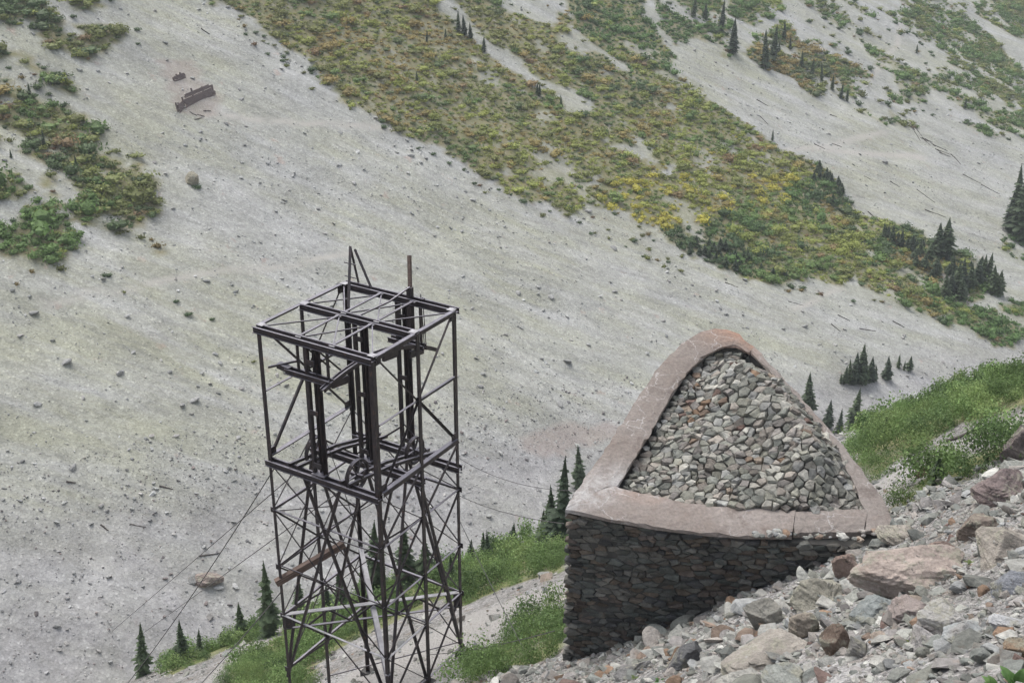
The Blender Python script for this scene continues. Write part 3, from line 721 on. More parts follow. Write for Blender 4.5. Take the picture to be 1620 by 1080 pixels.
# sheave rails and wheels on the middle deck
for i in (.25, .72):
    for e in (-.035, .035): sweep('sheave_rail', [tw(i + e, -.02, H1 - .14), tw(i + e, .5, H1 + .22), tw(i + e, 1.06, H1 + .86)], [(-.045, .045, -.008, .008), (-.01, .01, -.11, -.008)])
def wheel(c, r_, axis):
    root = link('sheave_wheel', None, None, tower); root.empty_display_size = .2; root.location = np.array(c) - np.array(tower.location)
    axis = np.asarray(axis, float); u = np.cross(axis, EZ); u /= np.linalg.norm(u); v_ = np.cross(u, axis)
    n = 24; V, Fs = [], []
    prof = [(0, -.06), (.05, -.06), (.02, 0), (.05, .06), (0, .06), (-.035, 0)]
    for k in range(n):
        a = 2 * math.pi * k / n; d = u * math.cos(a) + v_ * math.sin(a)
        for dr, w_ in prof: V.append(np.array(c) + d * (r_ + dr) + axis * w_)
    m = len(prof)
    for k in range(n):
        for j in range(m): Fs.append((k * m + j, ((k + 1) % n) * m + j, ((k + 1) % n) * m + (j + 1) % m, k * m + (j + 1) % m))
    part('rim', np.array(V), [np.array(Fs)], M['steel'], root)
    for k in range(6):
        a = math.pi * k / 3; d = u * math.cos(a) + v_ * math.sin(a); part('spoke', *boxes(np.array(c), np.array(c) + d * r_, [(-.015, .015, -.03, .03)], axis), M['steel'], root)
    part('axle', *boxes(np.array(c) - axis * .22, np.array(c) + axis * .22, [(-.05, .05, -.05, .05)]), M['steel'], root)
wheel(tw(.25, .24, H1 - .12), .42, TE1); wheel(tw(.72, .12, H1 - .12), .46, TE1); wheel(tw(.72, .82, H1 + .42), .42, TE1)
# lower lattice: inclined legs and panels of braces
LV = [H1 + .1, 6.35, 8.5, 10.4, 12.6]
def T3(k, h): i, j = CORN[k]; return tw(i, j, min(h, BASE[k] - .2))
C0 = tw(.5, .5, H1 + .62)
for p, k in ((tw(.66, 0, H1 + .2), 'L'), (tw(.33, 0, H1 + .2), 'F'), (C0, 'ML'), (C0, 'MR'), (tw(.52, 1, H1 + 1.2), 'R'), (tw(.52, 1, H1 + 1.2), 'F'), (tw(0, .5, H1 + .6), 'L'), (tw(0, .5, H1 + .6), 'B'), (tw(1, .5, H1 + .6), 'R'), (tw(.45, 1, H1 + 1.2), 'B')):
    angle('inclined_leg', T3(k, 12.9), p, .075, TE1)
for a, b_ in (('L', 'F'), ('F', 'MR'), ('MR', 'R'), ('R', 'B'), ('B', 'ML'), ('ML', 'L')):
    upv = np.cross(T3(b_, 5) - T3(a, 5), EZ)
    for n, (h0, h1) in enumerate(zip(LV[:-1], LV[1:])):
        big = a + b_ in ('LF', 'RB')
        if big:
            m0 = .5 * (T3(a, h0) + T3(b_, h0)); m1 = .5 * (T3(a, h1) + T3(b_, h1))
            angle('brace', T3(a, h1), m0, .05, upv); angle('brace', T3(b_, h1), m0, .05, upv)
            if n in (0, 1): rod('tie_rod', T3(a, h0), m1, .014); rod('tie_rod', T3(b_, h0), m1, .014)
        else:
            angle('brace', T3(a, h1), T3(b_, h0), .05, upv); rod('tie_rod', T3(a, h0), T3(b_, h1), .014)
        if n in (0, 2) or not big: angle('strut', T3(a, h1), T3(b_, h1), .07, EZ, 1, 'pale' if (n == 2 and a in 'FL') else 'steel')
        plate('gusset', T3(a, h1), TE1 if big else TE2, EZ, .17, .19)
for a, b_, h in (('L', 'MR', 8.4), ('F', 'ML', 6.5), ('L', 'B', 6.4), ('R', 'ML', 12.4), ('F', 'B', 12.3)): rod('tie_rod', T3(a, h), T3(b_, h + 1.9), .015)
# two deep girders crossing corner to corner, pale on top
for a, b_, h0, dd in (('L', 'R', 10.35, .62), ('B', 'F', 10.0, .62)):
    pa, pb = T3(a, h0), T3(b_, h0 + (1.0 if a == 'B' else 0)); d = (pb - pa) / np.linalg.norm(pb - pa)
    g = link('diagonal_girder', None, None, tower)
    part('top_chord', *boxes(pa, pb, [(-.08, .08, -.03, .0)]), M['pale'], g); angle('bottom_chord', pa - EZ * dd, pb - EZ * dd, .09, EZ, 1, 'steel', g)
    n = 8
    for k in range(n):
        q0, q1 = pa + (pb - pa) * k / n, pa + (pb - pa) * (k + 1) / n
        angle('web_bar', q0 - EZ * (.05 if k % 2 == 0 else dd), q1 - EZ * (dd if k % 2 == 0 else .05), .05, np.cross(d, EZ), 1, 'steel', g)
    for p, s in ((pa, 1), (pb, -1)): plate('end_plate', p + d * .14 * s - EZ * dd * .5, d, EZ, .3, dd, .02, 'steel', g)
# remains of the mast posts on top
def tz(px, py, h): r = ray(px, py); return r * ((TL[2] - h) / r[2])
def td(px, py, ref): r = ray(px, py); return r * ((np.asarray(ref) @ FW) / (r @ FW))
apex = td(553, 391, tw(.1, .9, 0))
for p0, p1, w_ in ((tz(550, 488, .05), apex, .10), (tz(566, 447, .02), apex + EZ * .02, .085), (tz(586, 456, .02), td(560, 395, tw(.12, .97, 0)), .10)): angle('mast_post', p0, p1, w_, TE2)
for h in (-.35, -.8): rod('mast_bolt', tw(.06, .93, h), tw(.17, .93, h), .014)
q0 = tw(.60, 1.0, .35); q1 = td(647.5, 404, q0); V, f = boxes(q0, q1, [(-.05, .05, -.05, .05)], TE1); add('mast_post', V, f, 'timber'); angle('mast_post', tw(.60, 1.0, 1.2), tw(.60, 1.0, -.35), .16, TE1)
rod('bent_rod', tw(.46, .56, .1), tw(.56, .80, -.12), .022); rod('bent_rod', tw(.56, .80, -.12), tw(.6, 1.0, -.35), .022)
for e in (0, .016): rod('hanging_rod', tw(.68 + e, 1.02, -.16 + e * 6), tw(.70 + e, 1.02, 1.7), .01)
plate('bracket', tw(.69, 1.02, -.02), TE1, TE2, .16, .12, .03)

# timber beam caught in the tower
pa, pb = T3('L', 9.0) - TE1 * .10 - TE2 * .12, tw(.30, .42, 8.05)
d, s, u, L = frame_of(pa, pb); tb = link('timber_beam', mesh_np('timber_beam', *(lambda v, f: (v, f))(*boxes((0, 0, 0), (L, 0, 0), [(-.1, .1, -.22, .0)])), None), M['timber'])
tb.matrix_world = Matrix(((d[0], s[0], u[0], pa[0]), (d[1], s[1], u[1], pa[1]), (d[2], s[2], u[2], pa[2]), (0, 0, 0, 1)))
tag(tb, 'thick brown timber beam lodged at a slant in the lower lattice of the steel tower', 'beam')

# wire ropes
def cable(label, p0, p1, sag=.3, r_=.02, n=26, name='wire_rope'):
    p0, p1 = np.asarray(p0, float), np.asarray(p1, float); t = np.linspace(0, 1, n)[:, None]
    P = p0 + (p1 - p0) * t; P[:, 2] -= sag * 4 * (t * (1 - t))[:, 0]
    V, Fs = [], []; m = 5; d, s, u, L = frame_of(p0, p1)
    for k in range(n):
        for j in range(m): a = 2 * math.pi * j / m; V.append(P[k] + (s * math.cos(a) + u * math.sin(a)) * r_)
    for k in range(n - 1):
        for j in range(m): Fs.append((k * m + j, k * m + (j + 1) % m, (k + 1) * m + (j + 1) % m, (k + 1) * m + j))
    V = np.array(V); o = link(name, mesh_np(name, V - V[0], [np.array(Fs)], None, True), M['cable'], None, V[0]); return tag(o, label, 'cable', 'wire ropes of the old tramway')
def gnd(px, py): return hit(px, py, h_near)[0]
cable('thin wire rope from the left tower wheel down to the lower left corner', tw(.25, .24, H1 + .05), gnd(30, 1120), .5)
cable('thin wire rope leaving the tower front and running lowest across the left scree', tw(.70, .05, H1 + .1), gnd(70, 1108), .6)
cable('thin wire rope dropping steeply left of the tower past the small conifers', tw(.05, .0, H1 + .3), gnd(170, 1118), .4)
cable('short wire rope slanting from the lower left leg of the tower to the bushes', T3('L', 9.5), gnd(290, 1110), .1)
cable('thin wire rope strung level from the right side of the tower to the barrier corner', T3('R', 6.6), on_top(900, 812) + np.array([-.1, .2, -.4]), .15, .01)
cable('faint wire rope sloping from the middle deck of the tower towards the barrier', tw(1., 1., H1 + .7), on_top(930, 760) + np.array([-.2, .2, -.4]), .3, .008)
cable('dark guy wire falling from the right tower leg into the green bushes', T3('R', 7.6), gnd(838, 1045), .05, .012)
cable('grey wire rope slanting up from the tower foot across the pale scree', T3('MR', 11.6), on_top(885, 830) + np.array([-.05, .3, -3.2]), .12, .012)
cable('loose curling wire hanging inside the tower below the middle deck', tw(.3, .2, 2.9), tw(.62, .25, 7.4), -.25, .012)

# ------------------------------------------------------------------ boulders and rubble in the foreground
def ico(sub):
    bm = bmesh.new(); bmesh.ops.create_icosphere(bm, subdivisions=sub, radius=1); V = np.array([v.co[:] for v in bm.verts]); Fc = np.array([[v.index for v in f.verts] for f in bm.faces]); bm.free(); return V, Fc
ICO = {k: ico(k) for k in (1, 2, 3, 4, 5)}
def noise3(P, s):
    return (vnoise(P[:, 0] + 3 * P[:, 2], P[:, 1] - 2 * P[:, 2], s) + vnoise(P[:, 1] + 5.2, P[:, 2] + 1.7 * P[:, 0], s + 5)) * .5
def facet_rock(seed, sub=4, planes=13, rough=.10, sharp=.5):
    """a rock cut by random cleavage planes, then roughened"""
    r = np.random.default_rng(seed); V, Fc = ICO[sub]; n_ = r.normal(size=(planes, 3)); n_ /= np.linalg.norm(n_, axis=1)[:, None]; hh = r.uniform(.52, .95, planes)
    D = V @ n_.T; rad = np.where(D > .05, hh / np.maximum(D, .05), 9).min(1); rad = np.minimum(rad, 1.12)
    P = V * rad[:, None]; m = rough * (noise3(P * 2.1, seed) - .5) + rough * .55 * (noise3(P * 5.3, seed + 3) - .5) + rough * .3 * (noise3(P * 11.7, seed + 7) - .5)
    return P * (1 + 2 * m[:, None]), Fc
def boulder(label, px, py, wpx, hpx, col, seed, dep=.8, roll=0., sub=5, rough=.10, planes=12, name='boulder', H=h_near, mat='boulder', cat='boulder'):
    p, t = hit(px, py + .30 * hpx, H); m = t / FPX; w_ = wpx * m / 2; hgt = hpx * m / 2 * 1.15
    V, Fc = facet_rock(seed, sub, planes, rough); V = V / np.abs(V).max(0)
    V = V * np.array([w_, w_ * dep, hgt]); ca, sa = math.cos(roll), math.sin(roll); V = np.stack([V[:, 0] * ca - V[:, 2] * sa, V[:, 1], V[:, 0] * sa + V[:, 2] * ca], -1)
    o = link(name, mesh_np(name, V, [Fc], None, False), M[mat]); o.location = (p[0], p[1], p[2] + hgt * .30); o.color = (*col, 1)
    return tag(o, label, cat)
TAN, PINK, SL, DK, PALE, OCH = (.36, .325, .28), (.43, .36, .315), (.27, .29, .275), (.13, .125, .12), (.42, .405, .38), (.33, .24, .165)
for a in [('largest pinkish tan lichened boulder lying below the right end of the barrier wall', 1437, 898, 205, 92, PINK, 11, .7, .12),
          ('rounded rusty pink boulder knob beside the largest boulder, nearest the dark wall', 1336, 892, 46, 64, (.33, .25, .21), 12, .9, 0.),
          ('flat tan boulder wedged against the right corner of the stone barrier', 1424, 842, 84, 36, TAN, 13, .8, -.15),
          ('broad tan lichen-spotted boulder at the right picture edge above the pale slabs', 1583, 858, 125, 62, TAN, 14, .8, .05),
          ('brown angular boulder tucked behind the broad tan one at the right edge', 1548, 828, 80, 52, (.22, .18, .15), 15, .8, .5),
          ('purplish brown boulder uphill at the right edge under the thin pale cable', 1590, 768, 105, 62, (.23, .185, .175), 16, .8, .3),
          ('dark grey-brown boulder cut by the right edge, highest of the foreground boulders', 1612, 702, 66, 76, (.17, .145, .135), 17, .8, .2),
          ('long lichen-crusted tan slab slanting across the lower middle of the rubble', 1215, 1024, 160, 62, (.34, .31, .27), 18, .7, .32),
          ('greenish lichened boulder standing against the foot of the dark wall', 1205, 972, 66, 62, (.28, .27, .235), 19, .8, .2),
          ('dark slate block with a square face near the bottom of the rubble', 1085, 1036, 84, 50, (.15, .15, .15), 20, .7, .3),
          ('yellow-green lichened boulder between the dark wall and the largest boulder', 1300, 932, 105, 60, (.31, .295, .245), 21, .8, .45),
          ('smooth blue-grey slab lying just below the largest boulder', 1385, 962, 100, 46, (.27, .29, .28), 22, .7, .35),
          ('pinkish grey boulder right of the blue-grey slab below the largest boulder', 1432, 962, 74, 52, (.34, .29, .265), 23, .8, .1),
          ('dark brown split boulder with rusty face in the middle of the rubble', 1322, 1010, 62, 66, (.16, .12, .095), 24, .8, -.2),
          ('grey square block right of the dark brown split boulder', 1358, 1022, 48, 46, (.26, .25, .23), 25, .8, .1),
          ('pale peaked boulder right of centre in the lower rubble', 1490, 978, 84, 62, PALE, 26, .8, .15),
          ('pale grey block with shaded front below the peaked boulder', 1462, 1008, 74, 42, (.38, .36, .345), 27, .8, .0),
          ('light slate slab tilted like a roof in the right rubble', 1522, 1002, 78, 44, (.37, .385, .38), 28, .8, .2),
          ('pale flat slab at the right edge above the ochre boulder', 1595, 985, 74, 34, (.43, .43, .43), 29, .8, .15),
          ('ochre brown boulder at the right edge of the lower rubble', 1610, 1022, 52, 52, OCH, 30, .8, .1),
          ('pale lichened boulder rounded by weather at the very bottom', 1165, 1072, 92, 44, (.41, .40, .36), 31, .8, .1),
          ('greenish grey angular boulder at the bottom beside the pale rounded one', 1245, 1068, 84, 42, (.31, .32, .29), 32, .8, -.1),
          ('tan block half sunk in the rubble right of the slanting slab', 1272, 985, 52, 62, (.31, .27, .22), 33, .8, .2),
          ('flat grey slab lying at the foot of the dark wall near its left end', 1000, 1056, 66, 28, (.22, .215, .205), 34, .8, .4),
          ('slate-coloured slab at the right edge above the pale flat slab', 1600, 925, 80, 40, (.25, .26, .28), 35, .8, .35),
          ('reddish brown low boulder right of the largest boulder', 1490, 868, 54, 26, (.27, .205, .175), 36, .8, .15)]:
    boulder(*a)
RUB = [(600, 1130), (700, 1085), (790, 1060), (868, 1046), (1000, 1000), (1330, 862), (1400, 828), (1420, 800), (1470, 775), (1540, 745), (1640, 690), (1750, 640), (2300, 420), (2300, 1250), (600, 1250)]
def near_points(n, r):
    """points spread evenly over the rubble"""
    P = np.zeros((0, 3))
    while len(P) < n:
        x = r.uniform(-6, 24, 6000); y = r.uniform(10.5, 36, 6000); z = h_near(x, y); px, py = proj(np.stack([x, y, z], -1))
        inside = inpoly(px, py, RUB) & ~inpoly(x, y, cen + (ring - cen) * 1.0)
        P = np.concatenate([P, np.stack([x, y, z], -1)[inside]])
    return P[:n]
r_n = np.random.default_rng(77)
NEARROCK = [mesh_np('rubble_stone', (lambda V, f: V / np.abs(V).max(0) * np.array([.5, .40, .30]))(*facet_rock(300 + i, 3, 9, .03)), [facet_rock(300 + i, 3, 9, .03)[1]]) for i in range(12)]
for m_ in NEARROCK: m_.materials.append(M['rock'])
pts = near_points(420, r_n); q_ = proj(pts); pts = pts[(q_[0] < 1660) & (q_[1] < 1100)][:290]; n_st = len(pts); sz = np.clip(.24 * r_n.pareto(2.6, n_st) + .24, .22, .85)
Q = rotmats(n_st, .5, r_n)
for k in range(n_st):
    o = link('rubble_stone', NEARROCK[k % 12], None, hill); s_ = sz[k]
    m4 = Matrix([[*Q[k][0], 0], [*Q[k][1], 0], [*Q[k][2], 0], [0, 0, 0, 1]]); m4 = Matrix.Translation(Vector(pts[k] + np.array([0, 0, .08 * s_]))) @ m4 @ Matrix.Diagonal((s_, s_ * r_n.uniform(.7, 1), s_ * r_n.uniform(.45, .95), 1))
    o.matrix_world = m4; o.color = (*rock_col(r_n, .07), 1)
N = 23000; pts = near_points(N, r_n); sz = np.clip(.045 * (r_n.pareto(1.9, N) + 1), .04, .30); cl = np.array([rock_col(r_n, .07) for _ in range(N)])
patch = fbm(pts[:, 0] * .8, pts[:, 1] * .8, 71, 3); sz *= np.where(patch < .36, .6, 1.1)
V, Fs, C = scatter(ROCKS, r_n.integers(0, len(ROCKS), N), pts + np.array([0, 0, 1.]) * (sz * .15)[:, None], sz[:, None] * r_n.uniform(.7, 1.35, (N, 3)) * np.array([1.35, 1.2, .8]), rotmats(N, .55, r_n), cl)
o = link('loose_rubble', mesh_np('loose_rubble', V, Fs, C), M['rockA'], hill); o['kind'] = 'stuff'
# small rubble scattered over the rest of the near hillside
N = 5000; x = r_n.uniform(-30, 32, N); y = r_n.uniform(26, 72, N); z = h_near(x, y); keep = near_density(x, y, z) < .5
keep &= ~inpoly(x, y, cen + (ring - cen) * 1.02); x, y, z = x[keep], y[keep], z[keep]; N = len(x); sz = np.clip(.10 * (r_n.pareto(2.2, N) + 1), .08, .6)
V, Fs, C = scatter(ROCKS, r_n.integers(0, len(ROCKS), N), np.stack([x, y, z + sz * .1], -1), sz[:, None] * r_n.uniform(.75, 1.25, (N, 3)), rotmats(N, .6, r_n), np.array([rock_col(r_n, .06) for _ in range(N)]))
o = link('hillside_stones', mesh_np('hillside_stones', V, Fs, C), M['rockA'], hill); o['kind'] = 'stuff'
# stones lying on the broken edge of the front coping
for k in range(46):
    u = r_n.uniform(0, 1); px_ = 1190 + 205 * u; lo = 848 + 9 * u; p = on_top(px_, lo - r_n.uniform(0, 9) - (8 if px_ > 1362 else 0)); s_ = r_n.uniform(.1, .26)
    o = link('edge_stone', NEARROCK[k % 12], None, barrier); o.location = Vector(p + np.array([0, 0, .02])) - barrier.location; o.scale = (s_, s_, s_ * .8); o.rotation_euler = (r_n.uniform(-.3, .3), r_n.uniform(-.3, .3), r_n.uniform(0, 6)); o.color = (*rock_col(r_n, .1), 1)

# ------------------------------------------------------------------ stones of the far slope
r_s = np.random.default_rng(99)
def far_points(n, r, box=(-100, 200, 74, 420), dens=None):
    P = np.zeros((0, 3))
    while len(P) < n:
        x = r.uniform(box[0], box[1], 40000); y = r.uniform(box[2], box[3], 40000); z = h_far(x, y); px, py = proj(np.stack([x, y, z], -1))
        k = (px > -120) & (px < 1740) & (py > -120) & (py < 1150)
        k &= r.random(len(x)) < (170 / np.hypot(x, y)) ** 1.0
        if dens is not None: k &= dens(x, y, z) < .3
        P = np.concatenate([P, np.stack([x, y, z], -1)[k]])
    return P[:n]
N = 30000; pts = far_points(N, r_s, dens=far_density); fl = fbm(pts[:, 0] / 14, pts[:, 1] / 14, 81, 3)
keep = r_s.random(N) < np.where(fl > .47, 1., .45); pts = pts[keep]; N = len(pts); sz = np.clip(.12 * (r_s.pareto(2.7, N) + 1), .11, .7)
fc = np.array([(.36, .365, .34), (.31, .315, .30), (.41, .415, .40), (.26, .265, .255), (.37, .36, .34)])[r_s.integers(0, 5, N)] * r_s.uniform(.75, 1.25, (N, 1))
V, Fs, C = scatter(ROCKS, r_s.integers(0, len(ROCKS), N), pts + np.array([0, 0, 1.]) * (sz * .1)[:, None], sz[:, None] * r_s.uniform(.8, 1.3, (N, 3)) * np.array([1, 1, .6]), rotmats(N, .45, r_s), fc)
o = link('scree_stones', mesh_np('scree_stones', V, Fs, C), M['farrockA'], mountain); o['kind'] = 'stuff'
N = 9000; q_ = far_points(60000, np.random.default_rng(5), box=(-70, 40, 74, 170)); dl_ = q_[:, 1] - 100 - .75 * (q_[:, 0] + 47)      # coarse stones along the break in slope and over the valley floor
q_ = q_[np.where((np.abs(dl_ - 1) < 5) & (r_s.random(len(q_)) < .5) | (dl_ < -4) & (r_s.random(len(q_)) < .30))[0]][:N]; N = len(q_); sz = np.clip(.10 * (r_s.pareto(2.8, N) + 1), .10, .5)
fc = np.array([(.24, .24, .235), (.17, .17, .17), (.32, .32, .315), (.14, .13, .13), (.38, .38, .375), (.22, .19, .18)])[r_s.integers(0, 6, N)] * r_s.uniform(.75, 1.2, (N, 1))
V, Fs, C = scatter(ROCKS, r_s.integers(0, len(ROCKS), N), q_ + np.array([0, 0, 1.]) * (sz * .1)[:, None], sz[:, None] * r_s.uniform(.8, 1.3, (N, 3)) * np.array([1, 1, .6]), rotmats(N, .45, r_s), fc)
o = link('debris_stones', mesh_np('debris_stones', V, Fs, C), M['farrockA'], mountain); o['kind'] = 'stuff'
FARROCK = [mesh_np('scree_rock', *(lambda V, f: (V / np.abs(V).max(0) * np.array([.5, .4, .27]), [f]))(*facet_rock(400 + i, 2, 9, .05))) for i in range(8)]
for m_ in FARROCK: m_.materials.append(M['farrock'])
hand = [(560, 290, 11), (645, 274, 10), (674, 251, 11), (593, 187, 12), (820, 463, 16), (852, 455, 12), (872, 470, 14), (856, 568, 13), (897, 572, 20), (930, 335, 14), (970, 393, 14), (307, 634, 20), (192, 590, 22), (107, 573, 24), (340, 560, 12), (1272, 517, 14),
        (1435, 595, 10), (1500, 600, 9), (1505, 594, 9), (243, 764, 9), (310, 780, 10), (405, 780, 9), (90, 990, 14), (275, 845, 10), (172, 912, 12), (305, 916, 26), (345, 930, 18), (372, 928, 14), (378, 142, 10), (382, 258, 10), (382, 157, 10), (1185, 600, 12), (1098, 80, 8), (1240, 290, 9), (885, 640, 16), (760, 612, 12), (930, 545, 10), (700, 560, 8), (60, 640, 16), (240, 690, 12), (160, 800, 12)]
pr = far_points(70, r_s, dens=far_density)
allr = [(hit(a, b_, h_far, 60)[0], c * hit(a, b_, h_far, 60)[1] / FPX) for a, b_, c in hand] + [(p, min(1.6, .62 * (r_s.pareto(3) + 1))) for p in pr]
for k, (p, s_) in enumerate(allr):
    o = link('scree_rock', FARROCK[k % 8], None, mountain, Vector(p) + Vector((0, 0, .08 * s_))); o.scale = (s_, s_ * r_s.uniform(.7, 1), s_ * r_s.uniform(.5, .9)); o.rotation_euler = (r_s.uniform(-.4, .4), r_s.uniform(-.4, .4), r_s.uniform(0, 6)); c = np.array((.35, .35, .335)) * r_s.uniform(.7, 1.25); o.color = (*c, 1)
boulder('lone yellowish boulder on the upper left scree with a shrub below it', 303, 279, 34, 24, (.36, .33, .25), 60, .8, .3, 4, H=h_far)
boulder('long low reddish slab with a dark undercut on the valley floor', 325, 912, 62, 24, (.26, .215, .19), 61, .6, 0, 4, H=h_far)

# ------------------------------------------------------------------ shrubs
def leaves(n, r, lobes, size, upb=.4):
    """leaf quads spread through lobes [(centre, radii)]"""
    k = r.integers(0, len(lobes), n); c = np.array([l[0] for l in lobes])[k]; ra = np.array([l[1] for l in lobes])[k]
    d = r.normal(size=(n, 3)); d[:, 2] = np.abs(d[:, 2]) * 1.0 - .25; d /= np.linalg.norm(d, axis=1)[:, None]
    P = c + d * ra * r.uniform(.45, 1.15, (n, 1)); nn = d + r.normal(0, .55, (n, 3)) + np.array([0, 0, upb]); nn /= np.linalg.norm(nn, axis=1)[:, None]
    t = np.cross(nn, r.normal(size=(n, 3))); t /= np.linalg.norm(t, axis=1)[:, None]; b_ = np.cross(nn, t); s_ = size * r.uniform(.6, 1.35, (n, 1))
    V = np.stack([P - t * s_ * .9, P - b_ * s_ * .55 + nn * s_ * .15, P + t * s_ * .9, P + b_ * s_ * .55 + nn * s_ * .15], 1).reshape(-1, 3)
    V[:, 2] = np.maximum(V[:, 2], -.1)
    f = np.arange(4 * n).reshape(n, 4); vf = np.repeat(r.uniform(.75, 1.3, n), 4); return V, f, vf
def dome_core(lobes, k=.60):
    V, Fc = ICO[1]; VV, FF = [], []
    for i, (c, ra) in enumerate(lobes): VV.append(np.array(c) + V * np.array(ra) * k); FF.append(Fc + i * len(V))
    return np.concatenate(VV), np.concatenate(FF)
def shrub_base(seed, nl, size, spread=.5, core=True, tall=1.):
    r = np.random.default_rng(seed); L = [((0, 0, .25 * tall), (.75, .75, .62 * tall))]
    for _ in range(r.integers(3, 5)):
        a = r.uniform(0, 6.28); q = r.uniform(.3, spread); s_ = r.uniform(.35, .6); L.append(((q * math.cos(a), q * math.sin(a), r.uniform(.15, .4) * tall), (s_, s_, s_ * .85 * tall)))
    V, f, vf = leaves(nl, r, L, size, .15)
    if core:
        cV, cF = dome_core(L[:2]); q4 = np.concatenate([cF, cF[:, 2:3]], 1)   # keep one face size: degenerate corner is dropped below
        return V, f, vf, cV, cF
    return V, f, vf, None, None
def scatter_leaf(bases, which, pos, scl, rz, col, tiltm=None):
    VV, F4, F3, CC = [], [], [], []; off = 0; ca, sa = np.cos(rz), np.sin(rz)
    Rm = np.zeros((len(pos), 3, 3)); Rm[:, 0, 0] = ca; Rm[:, 0, 1] = -sa; Rm[:, 1, 0] = sa; Rm[:, 1, 1] = ca; Rm[:, 2, 2] = 1
    for b, (V, f, vf, cV, cF) in enumerate(bases):
        k = np.where(which == b)[0]
        if not len(k): continue
        for geo, fa, fv, dst in ((V, f, vf, F4), (cV, cF, None, F3)):
            if geo is None: continue
            P = np.einsum('nij,nvj->nvi', Rm[k], geo[None] * scl[k][:, None, :]) + pos[k][:, None, :]; nv = len(geo)
            dst.append((fa[None] + (np.arange(len(k)) * nv)[:, None, None] + off).reshape(-1, fa.shape[1])); VV.append(P.reshape(-1, 3)); off += nv * len(k)
            cc = np.repeat(col[k][:, None, :], nv, 1) * (fv[None, :, None] if fv is not None else .95); CC.append(cc.reshape(-1, 3))
    fs_ = [np.concatenate(q) for q in (F4, F3) if q]
    return np.concatenate(VV), fs_, np.concatenate(CC)
FARB = [shrub_base(500 + i, 92, .135, .85) for i in range(6)]
DG, OL, YG, OR, RD, BG, YL = map(np.array, ((.085, .130, .060), (.195, .215, .075), (.255, .285, .075), (.305, .235, .090), (.255, .170, .100), (.125, .205, .070), (.44, .40, .08)))
ZONES = [(520, 60, 260, 130, OL, OR, .62), (760, 170, 240, 110, OL, YG, .5), (700, 220, 130, 60, OR, OL, .5), (1010, 60, 120, 70, BG, DG, .7), (1080, 210, 130, 80, OL, YG, .4), (990, 130, 80, 60, DG, OL, .6), (1050, 310, 70, 40, YL, YG, .5), (1245, 290, 60, 35, YL, OL, .4),
         (1130, 225, 55, 28, YL, RD, .5), (1160, 400, 110, 40, DG, BG, .6), (1300, 400, 120, 60, OL, YG, .5), (1290, 310, 60, 30, DG, BG, .6), (1450, 400, 110, 50, DG, OL, .7), (1500, 480, 80, 30, BG, OL, .6), (1580, 520, 90, 40, BG, BG, .8), (100, 120, 260, 200, OL, DG, .5), (40, 340, 110, 70, BG, OL, .5), (60, 180, 90, 60, OL, OR, .75),
         (1090, 40, 90, 60, BG, DG, .6), (1210, 10, 50, 40, BG, YG, .6), (1290, 100, 90, 40, DG, OR, .45), (1350, 120, 50, 30, OR, OL, .5), (1500, 120, 200, 120, OL, BG, .5), (1640, 380, 60, 60, BG, DG, .6), (850, 60, 70, 50, OL, OR, .5)]
def shrub_cols(x, y, z, r):
    px, py = proj(np.stack([x, y, z], -1)); n = len(x); W = np.zeros((n, len(ZONES)))
    for k, (cx_, cy_, rx_, ry_, a, b_, f) in enumerate(ZONES): W[:, k] = np.exp(-((px - cx_) / rx_) ** 2 - ((py - cy_) / ry_) ** 2) + 1e-6
    W *= r.uniform(.15, 1, W.shape); k = W.argmax(1); A = np.array([q[4] for q in ZONES])[k]; B = np.array([q[5] for q in ZONES])[k]; f = np.array([q[6] for q in ZONES])[k]
    m = fbm(x / 7, y / 7, 91, 3); c = np.where((r.random(n) * .4 + .30 + (m - .44) * 2.4 < f)[:, None], A, B)
    m2 = fbm(x / 5, y / 5, 95, 3) + r.normal(0, .05, n); m3 = fbm(x / 6, y / 6, 97, 3) + r.normal(0, .05, n)
    strip = inpoly(px, py, V_MAIN)
    c = np.where((strip & (m2 > .61))[:, None], OR, c); c = np.where((strip & (m2 < .31))[:, None], YG * 1.1, c); c = np.where((m3 > .58)[:, None], BG, c); c = np.where((strip & (m3 < .25))[:, None], OR, c)
    od = r.random(n); c = np.where((od < .02)[:, None], RD, c); c = np.where(((od > .05) & (od < .12))[:, None], YG, c); c = np.where(((od > .14) & (od < .22))[:, None], DG, c)
    c = .8 * c + .2 * (A * f[:, None] + B * (1 - f[:, None])); g = c.mean(1, keepdims=True)
    return np.maximum(g + (c - g) * 1.02, .02) * r.uniform(.82, 1.25, (n, 1)) * 1.15
r_v = np.random.default_rng(123)
gx, gy = np.meshgrid(np.arange(-110, 215, .92), np.arange(85, 430, .92)); gx = (gx + r_v.uniform(-.5, .5, gx.shape)).ravel(); gy = (gy + r_v.uniform(-.5, .5, gy.shape)).ravel(); gz = h_far(gx, gy)
px, py = proj(np.stack([gx, gy, gz], -1)); k = (px > -140) & (px < 1760) & (py > -150) & (py < 620); gx, gy, gz = gx[k], gy[k], gz[k]
dn = far_density(gx, gy, gz); k = r_v.random(len(gx)) < np.where(dn > .2, dn * 1.05, dn * .5); gx, gy, gz, dn = gx[k], gy[k], gz[k], dn[k]
N = len(gx); cl = shrub_cols(gx, gy, gz, r_v); sz = r_v.uniform(.45, .95, N) * r_v.choice([.6, .85, 1.1, 1.9], N, p=[.3, .35, .25, .10]) * np.where(proj(np.stack([gx, gy, gz], -1))[0] < 330, 1.35, np.where(proj(np.stack([gx, gy, gz], -1))[0] > 1150, 1.15, 1.))
hgt = np.where((cl[:, 1] > cl[:, 0] * 1.5), 1.05, .80) * r_v.uniform(.7, 1.3, N)
